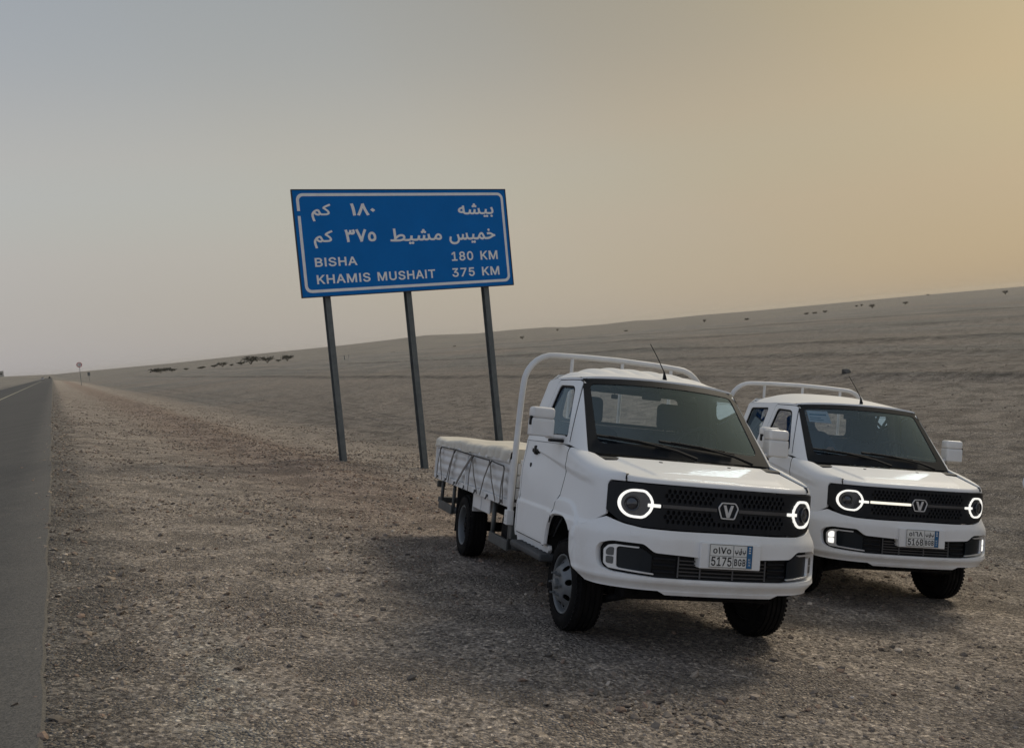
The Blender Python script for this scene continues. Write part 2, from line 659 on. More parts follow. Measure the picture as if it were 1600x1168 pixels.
def panel(mb, outer, holes, fn, sp=.05, depth=.018, ref=(0, 1.2, .8), lip=True, grid=True, lines=()):
    """a sheet cut out of the surface fn(a, b): outline, holes, an inward lip along every edge"""
    outer = dens(outer, sp)
    holes = [dens(h, sp) for h in holes]
    pts, edges = [], []
    for l in [outer] + holes:
        o = len(pts)
        pts += l
        edges += [(o + i, o + (i + 1) % len(l)) for i in range(len(l))]
    for l in lines:
        l = dens(l, sp * .8, False)
        o = len(pts)
        pts += l
        edges += [(o + i, o + i + 1) for i in range(len(l) - 1)]
    B = np.array(pts)
    if grid:
        x0, y0 = np.array(outer).min(0)
        x1, y1 = np.array(outer).max(0)
        for x in np.arange(x0 + sp * .5, x1, sp):
            for y in np.arange(y0 + sp * .5, y1, sp):
                if in_poly((x, y), outer) and not any(in_poly((x, y), h) for h in holes):
                    if np.min((B[:, 0] - x) ** 2 + (B[:, 1] - y) ** 2) > (.4 * sp) ** 2:
                        pts.append((x, y))
    V2, E2, F2, *_ = delaunay_2d_cdt([Vector(p) for p in pts], edges, [], 0, 1e-6)
    F = []
    for f in F2:
        c = sum((V2[i] for i in f), Vector((0, 0))) / len(f)
        if in_poly(c, outer) and not any(in_poly(c, h) for h in holes):
            F.append(tuple(f))
    P = [Vector(fn(v.x, v.y)) for v in V2]
    N = []
    e = 1e-3
    R = Vector(ref)
    for v, p in zip(V2, P):
        du = Vector(fn(v.x + e, v.y)) - Vector(fn(v.x - e, v.y))
        dv = Vector(fn(v.x, v.y + e)) - Vector(fn(v.x, v.y - e))
        q = du.cross(dv)
        q = q.normalized() if q.length > 1e-12 else Vector((0, 0, 1))
        if q.dot(p - R) < 0:
            q = -q
        N.append(q)
    F = [f if (P[f[1]] - P[f[0]]).cross(P[f[2]] - P[f[0]]).dot(N[f[0]]) > 0 else f[::-1] for f in F]
    mb.add(P, F, N)
    if lip and depth > 0:
        cnt = {}
        for f in F:
            for i in range(3):
                a, b = f[i], f[(i + 1) % 3]
                cnt[(a, b)] = cnt.get((a, b), 0) + 1
        bd = [(a, b) for (a, b) in cnt if (b, a) not in cnt]
        vs, fs, ns = [], [], []
        for a, b in bd:
            o = len(vs)
            side = (P[b] - P[a]).cross(N[a]).normalized()
            vs += [P[a], P[b], P[b] - N[b] * depth, P[a] - N[a] * depth]
            ns += [(N[a] + side).normalized(), (N[b] + side).normalized(), side, side]
            fs.append((o + 1, o, o + 3, o + 2))
        mb.add(vs, fs, ns)
    return mb


# ------------------------------------------------------------------ lettering
def load_font():
    try:
        import os
        d = bpy.utils.system_resource('DATAFILES', path='fonts')
        return bpy.data.fonts.load(os.path.join(d, 'Inter.woff2'))
    except Exception:
        return None


INTER = load_font()


def text_shape(s, bold=.0, font=None, res=3, space=1.0):
    """outline of a line of text, filled here by winding number: (verts2d, tris)"""
    c = bpy.data.curves.new('line', 'FONT')
    c.body = s
    if font:
        c.font = font
    c.space_character = space
    o = bpy.data.objects.new('line', c)
    COL.objects.link(o)
    for q in list(bpy.context.selected_objects):
        q.select_set(False)
    o.select_set(True)
    bpy.context.view_layer.objects.active = o
    bpy.ops.object.convert(target='CURVE')
    o = bpy.context.view_layer.objects.active
    loops = []
    for sp_ in o.data.splines:
        l = []
        if sp_.type == 'BEZIER':
            P = sp_.bezier_points
            for i in range(len(P)):
                p0, p3 = P[i].co.xy, P[(i + 1) % len(P)].co.xy
                p1, p2 = P[i].handle_right.xy, P[(i + 1) % len(P)].handle_left.xy
                straight = abs((p1 - p0).cross(p3 - p0)) < 1e-6 and abs((p2 - p0).cross(p3 - p0)) < 1e-6
                for k in range(1 if straight else res + 1):
                    t = k / (res + 1)
                    l.append(p0 * (1 - t) ** 3 + p1 * 3 * t * (1 - t) ** 2 + p2 * 3 * t * t * (1 - t) + p3 * t ** 3)
        else:
            l = [p.co.xy.copy() for p in sp_.points]
        if len(l) > 2:
            loops.append(l)
    cu = o.data
    bpy.data.objects.remove(o)
    bpy.data.curves.remove(cu)

    def area(l):
        return .5 * sum(l[i - 1].x * l[i].y - l[i].x * l[i - 1].y for i in range(len(l)))
    big = max(loops, key=lambda l: abs(area(l)))
    sg = -1 if area(big) > 0 else 1          # outward side of a clockwise outline is its left
    out = []
    for l in loops:
        q = [l[0]]
        for p in l[1:]:
            if (p - q[-1]).length > 1e-4:
                q.append(p)
        if (q[0] - q[-1]).length < 1e-4:
            q.pop()
        n = len(q)
        if n < 3:
            continue
        r = []
        for i in range(n):
            d0 = (q[i] - q[i - 1]).normalized()
            d1 = (q[(i + 1) % n] - q[i]).normalized()
            m0, m1 = Vector((-d0.y, d0.x)), Vector((-d1.y, d1.x))
            mm_ = m0 + m1
            mm_ = mm_.normalized() if mm_.length > 1e-3 else m0
            r.append(q[i] + mm_ * (bold * sg / max(.55, mm_.dot(m0))))
        out.append(r)
    pts, edges = [], []
    for l in out:
        o_ = len(pts)
        pts += l
        edges += [(o_ + i, o_ + (i + 1) % len(l)) for i in range(len(l))]
    V2, _, F2, *_ = delaunay_2d_cdt(pts, edges, [], 0, 1e-6)

    def wind(p):
        w = 0
        for l in out:
            n = len(l)
            for i in range(n):
                a, b = l[i], l[(i + 1) % n]
                if a.y <= p.y:
                    if b.y > p.y and (b.x - a.x) * (p.y - a.y) - (p.x - a.x) * (b.y - a.y) > 0:
                        w += 1
                elif b.y <= p.y and (b.x - a.x) * (p.y - a.y) - (p.x - a.x) * (b.y - a.y) < 0:
                    w -= 1
        return w
    F = [tuple(f) for f in F2 if wind(sum((V2[i] for i in f), Vector((0, 0))) / len(f)) != 0]
    return [(v.x, v.y) for v in V2], F


def text_into(mb, s, box, fn, bold=0.0, font=None, space=1.0):
    """set a line of text into box = (x0, x1, y0, y1) of the sheet fn(x, y)"""
    V, F = text_shape(s, bold, font, space=space)
    used = sorted({i for f in F for i in f})
    xs, ys = [V[i][0] for i in used], [V[i][1] for i in used]
    x0, x1, y0, y1 = box
    sx, sy = (x1 - x0) / (max(xs) - min(xs)), (y1 - y0) / (max(ys) - min(ys))
    mx, my = min(xs), min(ys)
    mp = {k: i for i, k in enumerate(used)}
    mb.add([fn(x0 + (V[i][0] - mx) * sx, y0 + (V[i][1] - my) * sy) for i in used], [tuple(mp[i] for i in f) for f in F], smooth=False)


# ------------------------------------------------------------------ terrain
def _hash(ix, iy, seed):
    h = (ix.astype(np.int64) * 374761393 + iy.astype(np.int64) * 668265263 + seed * 974711) & 0xffffffff
    h = ((h ^ (h >> 13)) * 1274126177) & 0xffffffff
    return ((h ^ (h >> 16)) & 0xffff) / 65535.0


def vnoise(x, y, seed=0):
    ix, iy = np.floor(x), np.floor(y)
    fx, fy = x - ix, y - iy
    fx, fy = fx * fx * (3 - 2 * fx), fy * fy * (3 - 2 * fy)
    a = _hash(ix, iy, seed)
    b = _hash(ix + 1, iy, seed)
    c = _hash(ix, iy + 1, seed)
    d = _hash(ix + 1, iy + 1, seed)
    return (a * (1 - fx) + b * fx) * (1 - fy) + (c * (1 - fx) + d * fx) * fy - .5


def sst(x, a, b):
    t = np.clip((x - a) / (b - a), 0, 1)
    return t * t * (3 - 2 * t)


# skyline of the far slopes: azimuth (rad) against height angle
_SKX = np.radians([-180, -60, -45, -33, -30, -28.5, -27.3, -26, -24, -21, -15.5, -10.5, -7.2, -5.3, -2, 0.2, 2.6, 3.9, 6.1, 8.2, 9.6, 12.6, 15.3, 20, 25, 30, 40, 60, 180])
_SKH = np.array([3, 3, 6, 6, 6, 4, 2.5, 3, 3, 3, 5, 6, 8, 9.5, 5, 5.5, 4.5, 1.5, .8, 2, .3, 1, 0, 0, 0, -1, -1, 2, 3]) / 1373.0
_CRD = np.array([[-1.2, 900], [-.47, 800], [-.36, 560], [-.25, 500], [-.16, 430], [-.02, 395], [.1, 370], [.25, 380], [.4, 410], [.53, 440], [1.2, 450]])

TRUCK_PTS = []          # (x, y, dz) corrections so that the wheels rest on the ground


def terrain(x, y, fine=True):
    s = x * AN[0] + y * AN[1]
    a = x * AR[0] + y * AR[1]
    D = np.hypot(x, y)
    az = np.arctan2(x, y)
    e = s + .18
    bank = -.185 * np.clip(e, 0, None)
    plain = -2.03
    k = .25                                   # soft toe of the bank
    z = np.maximum(bank, plain) + k * np.exp(-np.abs(bank - plain) / k) * .35
    z = np.where(e < 0, -.012, z - .012 - .012 * sst(e, 0, .25))
    other = s + 8.3                           # far side of the road
    z = np.where(other < 0, np.maximum(.12 * other, -1.2) - .03, z)
    # broad swells of the plain
    far = sst(s, 9, 20)
    z = z + far * (vnoise(x / 23., y / 23., 3) * .16 + vnoise(x / 7., y / 7., 4) * .03) * sst(D, 10, 40) * (1 - sst(D, 200, 380) * .6)
    # berms that run with the road across the plain
    for s0, w, h in ((33.5, .9, .34), (45., 1.6, .28), (62., 2.2, .35), (95., 3., .4)):
        wob = vnoise(a / 30., a * 0 + s0, 5) * 5
        q = (s - s0 - wob) / w
        z = z + h * np.exp(-q * q) * (.55 + .9 * vnoise(a / 9., a * 0 + s0, 6))
    # windrow of stones on the bank
    q = (s - 4.9 - vnoise(a / 6., a * 0, 8) * 1.2) / .75
    z = z + .13 * np.exp(-q * q) * sst(a, 12, 16) * (1 - sst(a, 60, 110))
    q = (s - 5.7) / .9
    z = z + .10 * np.exp(-q * q) * np.exp(-((a - 20.2) / 1.5) ** 2)
    # wheel ruts
    for s0, c in ((10.4, .10), (11.9, .10), (14.3, -.05), (15.8, -.05), (18.6, .03), (20.1, .03)):
        q = (s - s0 - c * (a - 8) - vnoise(a / 11., a * 0 + s0, 9) * .8) / .13
        z = z + (-.035 * np.exp(-q * q) + .02 * np.exp(-(np.abs(q) - 1.7) ** 2 * 2)) * (1 - sst(D, 60, 120))
    off = sst(e, .0, .5)
    z = z + off * (vnoise(x / 1.3, y / 1.3, 1) * .035 + vnoise(x / .45, y / .45, 2) * .016)
    if fine:
        z = z + off * (vnoise(x / .16, y / .16, 12) * .010)
    # beyond the plain: a dip, then the far slopes
    cr = np.interp(az, _CRD[:, 0], _CRD[:, 1])
    t = sst(D, cr, cr * 1.22)
    hill = np.interp(az, _SKX, _SKH)
    top = EYE + hill * 1300
    rise = sst(D, cr * 1.25, 1300)
    beyond = (plain - 2.5) * (1 - rise) + top * rise
    beyond = beyond + vnoise(x / 60., y / 60., 14) * 1.6 * (1 - sst(D, 1000, 1250)) - sst(D, 1320, 2600) * 8
    onroad = sst(s, -30, -12) * (1 - sst(s, 2, 14)) * (az < -.3) * (az > -.6)
    t = t * (1 - onroad * (1 - sst(D, 1100, 1300)))
    z = z * (1 - t) + beyond * t
    for px, py, dz in TRUCK_PTS:
        z = z + dz * np.exp(-((x - px) ** 2 + (y - py) ** 2) / .55 ** 2)
    return z


def tz(x, y):
    return float(terrain(np.array([float(x)]), np.array([float(y)]))[0])


# poses of the two trucks (local x = viewer's right, y = towards the tail, z = up)
def rot3(yaw, p, r):
    return (Matrix.Rotation(yaw, 3, 'Z') @ Matrix.Rotation(p, 3, 'X') @ Matrix.Rotation(r, 3, 'Y'))


POSES = []
for ang, t in (((15.82705402, -3.22621823, 11.75820493), (1.1216772, 5.4879413, -2.19463199)),
               ((7.21201466, -3.07217756, 10.0133655), (3.30942027, 7.6086133, -2.7811003))):
    mm = rot3(*[math.radians(q) for q in ang]).to_4x4()
    mm.translation = Vector(t) + Vector((0, 0, EYE))
    POSES.append(mm)
FWY, RWY, WR = .77, 3.98, .315
for mm in POSES:
    for X in (-.70, .70):
        for Y in (FWY, RWY):
            p = mm @ Vector((X, Y, -.004))
            TRUCK_PTS.append((p.x, p.y, 0.0))
_fix = []
for (px, py, _), (mm, X, Y) in zip(list(TRUCK_PTS), [(mm, X, Y) for mm in POSES for X in (-.70, .70) for Y in (FWY, RWY)]):
    _fix.append((mm @ Vector((X, Y, -.004))).z)
A_ = np.array([[math.exp(-((p[0] - q[0]) ** 2 + (p[1] - q[1]) ** 2) / .55 ** 2) for q in TRUCK_PTS] for p in TRUCK_PTS])
r_ = np.array([_fix[i] - tz(*TRUCK_PTS[i][:2]) for i in range(8)])
w_ = np.linalg.solve(A_, r_)
TRUCK_PTS = [(p[0], p[1], float(w)) for p, w in zip(TRUCK_PTS, w_)]

# rings round the viewer's spot, finer where the photograph looks
rad = list(np.geomspace(.7, 60, 520)) + list(np.geomspace(60.8, 6000, 190))
angs = np.concatenate([np.radians(np.arange(-40, 40.01, .16)), np.radians(np.arange(42, 318, 2.4))])
RR, AA = np.meshgrid(np.array(rad), angs, indexing='ij')
GX, GY = RR * np.sin(AA), RR * np.cos(AA)
GZ = terrain(GX, GY)
nr, na = RR.shape
verts = np.concatenate([np.stack([GX.ravel(), GY.ravel(), GZ.ravel()], 1), [[0, 0, tz(0, 0)]]]).astype(np.float32)
i0 = (np.arange(nr - 1)[:, None] * na + np.arange(na)[None, :]).ravel()
j0 = (np.arange(nr - 1)[:, None] * na + (np.arange(na)[None, :] + 1) % na).ravel()
quads = np.stack([i0, j0, j0 + na, i0 + na], 1)
nq = len(quads)
me = bpy.data.meshes.new('ground')
tri = np.stack([np.full(na, nr * na), (np.arange(na) + 1) % na, np.arange(na)], 1)
me.vertices.add(len(verts))
me.vertices.foreach_set('co', verts.ravel())
me.loops.add(nq * 4 + na * 3)
me.loops.foreach_set('vertex_index', np.concatenate([quads[:, ::-1].ravel(), tri.ravel()]).astype(np.int32))
me.polygons.add(nq + na)
me.polygons.foreach_set('loop_start', np.concatenate([np.arange(nq) * 4, nq * 4 + np.arange(na) * 3]).astype(np.int32))
me.polygons.foreach_set('use_smooth', [True] * (nq + na))
me.update(calc_edges=True)
me.validate()
me.materials.append(M['ground'])
g = bpy.data.objects.new('ground', me)
COL.objects.link(g)
tag(g, 'stony desert ground sloping down from the road to a wide plain', kind='structure')


def sa(s, a, z=0.0):
    return (s * AN[0] + a * AR[0], s * AN[1] + a * AR[1], z)


# the road: one sheet with a ragged edge on the verge
mb = MB()
al = list(np.concatenate([np.arange(-60, 0, 4.), np.arange(0, 30, .12), np.arange(30, 120, 1.), np.geomspace(120, 1150, 40)]))
vs_, fs_ = [], []
for i, a in enumerate(al):
    rg = float(vnoise(np.array([a / .35]), np.array([.0]), 21)[0] * .03 + vnoise(np.array([a / 1.7]), np.array([.0]), 22)[0] * .03)
    for s_, z_ in ((-8.2, -.04), (-8.15, .002), (-4, .03), (-.195 + rg, .002), (-.16 + rg, -.03)):
        vs_.append(sa(s_, a, z_))
for i in range(len(al) - 1):
    for k in range(4):
        fs_.append((i * 5 + k, i * 5 + k + 1, i * 5 + k + 6, i * 5 + k + 5))
mb.add(vs_, fs_)
o = mb.build('road', M['asphalt'])
tag(o, 'straight two-lane asphalt road running to the horizon', kind='structure')
mb = MB()
for a0 in np.concatenate([np.arange(-10, 400, 4.0)]):
    mb.add([sa(-4.07, a0, .036), sa(-3.93, a0, .036), sa(-3.93, a0 + 4.0, .036), sa(-4.07, a0 + 4.0, .036)], [(0, 1, 2, 3)])
o = mb.build('road_marking', M['mark'])
tag(o, 'faded pale yellow centre line', kind='structure')

# ------------------------------------------------------------------ distance sign
BW, BH = 5.37, 2.36
bl = Vector((-4.45, 19.50, 1.22 + EYE))
brv = Vector((.256, 22.13, 1.22 + EYE))
bx = (brv - bl)
bx.z = 0
bx.normalize()
byv = Vector((-bx.y, bx.x, 0))              # away from the viewer
sgn = empty('distance_sign', 'large blue bilingual distance sign on three steel posts', 'road sign', (bl.x + bx.x * BW / 2, bl.y + bx.y * BW / 2, tz(bl.x + bx.x * BW / 2, bl.y + bx.y * BW / 2)), math.atan2(bx.y, bx.x))
z0s = bl.z - sgn.location.z


def SB(u, v, d=0.0):
    return (u - BW / 2, d, z0s + v)


mb = MB()
mb.box(-BW / 2, BW / 2, 0, .035, z0s, z0s + BH, .004, 1)
board = mb.build('board', M['blue'], sgn)
mb = MB()
for v_ in (.45, 1.2, 1.95):
    mb.box(-BW / 2 + .05, BW / 2 - .05, .036, .085, z0s + v_ - .03, z0s + v_ + .03)
mb.build('back_rail', M['post'], sgn)
mb = MB()
for a0_, a1_, b0_, b1_ in ((-BW / 2 - .018, BW / 2 + .018, z0s + BH, z0s + BH + .018), (-BW / 2 - .018, BW / 2 + .018, z0s - .018, z0s), (-BW / 2 - .018, -BW / 2, z0s + .001, z0s + BH - .001), (BW / 2, BW / 2 + .018, z0s + .001, z0s + BH - .001)):
    mb.box(a0_, a1_, -.012, .05, b0_, b1_)
mb.build('edge_frame', M['alu'], sgn)


def border_strip(u0, u1, v0, v1, r, w, gap):
    def rr(u0, u1, v0, v1, r):
        out = []
        for cx, cy, a0 in ((u1 - r, v1 - r, 0), (u0 + r, v1 - r, 90), (u0 + r, v0 + r, 180), (u1 - r, v0 + r, 270)):
            for k in range(7):
                g_ = math.radians(a0 + 15 * k)
                out.append((cx + r * math.cos(g_), cy + r * math.sin(g_)))
        return out
    A, B = rr(u0, u1, v0, v1, r), rr(u0 + w, u1 - w, v0 + w, v1 - w, r * .65)
    n = len(A)
    mb = MB()
    for i in range(n):
        j = (i + 1) % n
        if i == 13:                              # the left upright: broken by a missing piece of film
            for (va, vb) in ((A[i][1], gap[1]), (gap[0], A[j][1])):
                mb.add([SB(A[i][0], va, -.004), SB(B[i][0], va, -.004), SB(B[i][0], vb, -.004), SB(A[i][0], vb, -.004)], [(0, 1, 2, 3)], smooth=False)
            continue
        mb.add([SB(*A[i], -.004), SB(*A[j], -.004), SB(*B[j], -.004), SB(*B[i], -.004)], [(0, 1, 2, 3)], smooth=False)
    return mb


border_strip(.075, 5.30, .085, 2.29, .15, .065, (1.79, 1.90)).build('border', M['sign_white'], board, fix=False)
SIGN_TEXT = [
    ('\uFEE2\uFEDB', (.385, .845, 1.665, 2.055), .022, None), ('\u0661\u0668\u0660', (1.305, 1.90, 1.775, 2.06), .03, None),
    ('\uFEEA\uFEB8\uFEF4\uFE91', (4.02, 5.00, 1.69, 2.03), .022, None),
    ('\uFEE2\uFEDB', (.38, .835, 1.065, 1.465), .022, None), ('\u0663\u0667\u0665', (1.11, 1.86, 1.18, 1.475), .03, None),
    ('\uFEC2\uFEF4\uFEB8\uFEE3', (2.20, 3.53, 1.09, 1.465), .022, None), ('\uFEB2\uFEF4\uFEE4\uFEA7', (3.72, 4.99, 1.05, 1.41), .022, None),
    ('B\u0399SHA', (.355, 1.345, .654, .857), .018, INTER), ('180', (3.735, 4.32, .650, .872), .018, INTER), ('KM', (4.52, 5.0, .650, .866), .018, INTER),
    ('KHAM\u0399S', (.36, 1.62, .268, .476), .018, INTER), ('MUSHA\u0399T', (1.797, 3.26, .268, .476), .018, INTER), ('375', (3.71, 4.32, .264, .476), .018, INTER), ('KM', (4.525, 5.01, .264, .476), .018, INTER)]
for s_, b_, w_, f_ in SIGN_TEXT:
    mb = MB()
    text_into(mb, s_, b_, lambda u, v: SB(u, v, -.004), w_, f_, 1.08)
    mb.build('lettering', M['sign_white'], board, fix=False)
for u_ in (.60, 2.575, 4.655):
    wx, wy = sgn.matrix_basis @ Vector((u_ - BW / 2, .14, 0)), None
    gz = tz(wx.x, wx.y) - sgn.location.z
    mb = MB()
    w, d, t = .062, .19, .012
    prof = [(-w, 0), (w, 0), (w, t), (.007, t), (.007, d - t), (w, d - t), (w, d), (-w, d), (-w, d - t), (-.007, d - t), (-.007, t), (-w, t)]
    mb.prism([(u_ - BW / 2 + a, .086 + b) for a, b in prof], gz - .4, z0s + BH - .12, 'z')
    mb.build('post', M['post'], sgn)

# ------------------------------------------------------------------ the trucks: body surfaces
_cp = [(0, 0), (.2, .004), (.4, .022), (.53, .052), (.63, .098), (.71, .160), (.765, .235), (.80, .325), (.822, .44), (.833, .57), (.837, .75), (.837, 1.0), (.835, 1.5), (.833, 2.0), (.83, 2.6)]
_pl = []
for i in range(len(_cp) - 1):
    p0, p1, p2, p3 = [Vector(_cp[max(0, min(len(_cp) - 1, k))]) for k in (i - 1, i, i + 1, i + 2)]
    if i == 0:
        p0 = Vector((-_cp[1][0], _cp[1][1]))
    for k in range(12):
        t = k / 12
        _pl.append(.5 * ((2 * p1) + (p2 - p0) * t + (2 * p0 - 5 * p1 + 4 * p2 - p3) * t * t + (3 * p1 - p0 - 3 * p2 + p3) * t ** 3))
_pl.append(Vector(_cp[-1]))
_PL = np.array([tuple(p) for p in _pl])
_US = np.concatenate([[0], np.cumsum(np.hypot(*np.diff(_PL, axis=0).T))])


def Cxy(u):
    s = 1 if u >= 0 else -1
    return s * float(np.interp(abs(u), _US, _PL[:, 0])), float(np.interp(abs(u), _US, _PL[:, 1]))


def ux(x):
    i = int(np.searchsorted(_PL[:, 0], .82))
    s = 1 if x >= 0 else -1
    return s * float(np.interp(abs(x), _PL[:i, 0], _US[:i]))


def uy(y):
    return float(np.interp(y, _PL[:, 1], _US))


def Cn(u):
    e = .01
    a, b = Cxy(u - e), Cxy(u + e)
    t = Vector((b[0] - a[0], b[1] - a[1])).normalized()
    return Vector((t.y, -t.x))


def wrap(u, z, o=0.0):
    x, y = Cxy(u)
    n = Cn(u)
    return Vector((x + n.x * o, y + n.y * o, z))


def ss1(x, a, b):
    t = max(0.0, min(1.0, (x - a) / (b - a)))
    return t * t * (3 - 2 * t)


def lerp1(x, xs, ys):
    return float(np.interp(x, xs, ys))


AC = (.765, .43, .270, .365)                     # front wheel arch: centre y, z, half sizes


def arch_d(y, z):
    return (abs((y - AC[0]) / AC[2]) ** 3 + abs((z - AC[1]) / AC[3]) ** 3) ** (1 / 3)


def side_off(y, z):
    """relief of the flanks: flare round the arch, ledge above the sill, line under the belt"""
    o = 0.0
    if z > .35:
        d = arch_d(y, max(z, AC[1]))
        o += .024 * ss1(d, 1.33, 1.25)
    o += .016 * ss1(z, .815, .775)
    o -= .012 * ss1(z, .56, .48)
    zl = 1.215 - .10 * (1.62 - y)                # character line falling towards the lamp
    dz = zl - z
    wd = .018 + .045 * ss1(y, 1.6, .5)
    o -= .020 * ss1(dz, 0, wd) * ss1(dz, .34, wd) * ss1(y, .22, .50) * ss1(y, 1.80, 1.62)
    return o


def belt_in(z):
    return .030 * ss1(z, 1.0, 1.30)


def seam_x(y):
    return lerp1(y, [.1, .62, .70, .86, .95], [.664, .700, .722, .792, .803])


def sh_z(y):
    return lerp1(y, [.1, .62, .70, .9, 3], [1.137, 1.240, 1.250, 1.280, 1.280])


def flank_lines(poly, dx, f=lambda y: y):
    """crease lines of the flank that fall inside a panel outline"""
    cand = []
    for k in (0.0, .5, 1.0):
        l = []
        for y in np.linspace(.24, 1.78, 70):
            wd = .018 + .045 * ss1(y, 1.6, .5)
            l.append((f(y), 1.215 - .10 * (1.62 - y) - wd * k))
        cand.append(l)
    for d in (1.335, 1.29, 1.245):
        l = []
        for g in np.linspace(0, PI, 60):
            c, s_ = math.cos(g), math.sin(g)
            y = AC[0] + AC[2] * d * math.copysign(abs(c) ** (2 / 3), c)
            l.append((f(y), AC[1] + AC[3] * d * abs(s_) ** (2 / 3)))
        cand.append(l)
    for z in (.815, .795, .775):
        cand.append([(f(y), z) for y in np.linspace(.3, 1.85, 50)])
    out = []
    P = np.array(dens(poly, .01))
    for l in cand:
        cur = []
        for p in l:
            if in_poly(p, poly) and np.min((P[:, 0] - p[0]) ** 2 + (P[:, 1] - p[1]) ** 2) > dx * dx:
                cur.append(p)
            else:
                if len(cur) > 1:
                    out.append(cur)
                cur = []
        if len(cur) > 1:
            out.append(cur)
    return out


def shoulder_map(sd):
    def fn(u, w):
        x, y = Cxy(u)
        n = Cn(u)
        zs = sh_z(y)
        b = .10 * ss1(y, 1.0, .8) + .004
        z0 = zs - b
        L = b * 1.55
        if w <= z0:
            o = side_off(y, w) - belt_in(w)
            return Vector((sd * (x + n.x * o), y + n.y * o, w))
        t = min(1.0, (w - z0) / L) * PI / 2
        o = side_off(y, z0) - belt_in(z0)
        xe = x + n.x * o
        a = xe - min(xe, seam_x(y))
        return Vector((sd * (xe - a * (1 - math.cos(t)) ** 1.25), y + n.y * o, z0 + b * math.sin(t)))
    return fn


def top_w(y):
    b = .10 * ss1(y, 1.0, .8) + .004
    return sh_z(y) - b + b * 1.55


# upper cab: windscreen edge, roof edge
WB, WT = (.715, .685, 1.244), (.630, 1.166, 1.785)


def ws_map(a, b, o=0.0):
    x = a * (WB[0] + (WT[0] - WB[0]) * b)
    y = WB[1] + (WT[1] - WB[1]) * b - .085 * (1 - a * a) + o * .75
    z = WB[2] + (WT[2] - WB[2]) * b + .028 * (1 - a * a) * b - o * .66
    return Vector((x, y, z))


def up_x(y, z):
    base = lerp1(z, [1.24, 1.28, 1.78, 1.83], [.806, .803, .676, .655])
    b = (z - WB[2]) / (WT[2] - WB[2])
    ye = WB[1] + (WT[1] - WB[1]) * b
    xe = WB[0] + (WT[0] - WB[0]) * b
    t = max(0.0, min(1.0, (y - ye) / .20))
    return xe + (base - xe) * (1 - (1 - t) ** 2) ** .8


def up_map(sd, o=0.0):
    return lambda y, z: Vector((sd * (up_x(y, z) + o), y, z))


def roof_map(rear, ribs):
    def fn(a, b):
        f = ws_map(a, 1.0)
        y = f.y + .012 + b * (rear - f.y - .012)
        aa = abs(a)
        x = a * (.633 + .018 * ss1(b, 0, .25))
        edge = 1.797 - .012 * ss1(b, .75, 1)
        z = edge + (.030 + .098 * math.sin(min(1, b * 1.35) * PI / 2) - .05 * ss1(b, .8, 1.0) * .3) * (1 - aa ** 3.2)
        if ribs:
            q = (a * 4.0) % 1.0
            r = math.sin(PI * q) ** 1.0
            z += .013 * (r - .5) * ss1(b, .10, .24) * ss1(b, 1, .86) * ss1(aa, .98, .86)
        return Vector((x, y, z))
    return fn


def hood_map(x, e):
    u = ux(x)
    _, yc = Cxy(u)
    yc = yc + .004

    def ztop(y):
        return 1.142 + .19 * (y - .1) - .016 * (x / .66) ** 2
    if e < .06:
        t = e / .06 * PI / 2
        y = yc + .034 * (1 - math.cos(t))
        z0 = 1.092
        return Vector((x, y, z0 + (ztop(yc + .034) - z0) * max(0.0, math.sin(t)) ** .9))
    y = yc + .034 + (e - .06)
    z = ztop(y)
    xd = .45 + .26 * (y - .10)
    z += .014 * ss1(abs(x), xd + .030, xd - .012) * ss1(e, .06, .17)
    return Vector((x, y, z))


GU = ux(.745)


def grille_bottom(x):
    ax = abs(x)
    return lerp1(ax, [0, .35, .55, .66, .745], [.815, .812, .815, .832, .862])


def bump_off(u, z):
    k = 1 + .45 * ss1(abs(u), .6, .95)
    o = .034 * k * ss1(z, .868, .735)
    o -= (.042) * ss1(z, .500, .425) ** 1.0
    o += .006 * ss1(abs(z - .49), .02, .0)
    o *= ss1(abs(u), uy(.62), uy(.40))
    y = Cxy(u)[1]
    if y > .25 and z > .45:
        o += .024 * ss1(arch_d(y, max(z, AC[1])), 1.33, 1.25) * ss1(z, .45, .60)
    return o


def bump_map(u, z):
    return wrap(u, z, bump_off(u, z))


def mirror_x(l):
    return [(-a, b) for a, b in l]


def capsule(cx, cz, pts):
    return [(cx + a, cz + b) for a, b in pts]


RING = []
for k in range(13):
    g_ = math.radians(90 + 180 * k / 12)
    RING.append((-.014 + .092 * math.cos(g_), .091 * math.sin(g_)))
RING = RING + [(.036, -.091), (.062, -.080), (.092, -.048), (.106, -.016), (.106, .020), (.090, .054), (.060, .084), (.038, .091)]
RING = rounded([(a * .93, b) for a, b in RING], .008, 2)


def inset(l, k):
    n = len(l)
    out = []
    for i in range(n):
        a, b = Vector(l[i - 1]), Vector(l[(i + 1) % n])
        d = (b - a).normalized()
        out.append((l[i][0] - d.y * k, l[i][1] + d.x * k))
    return out


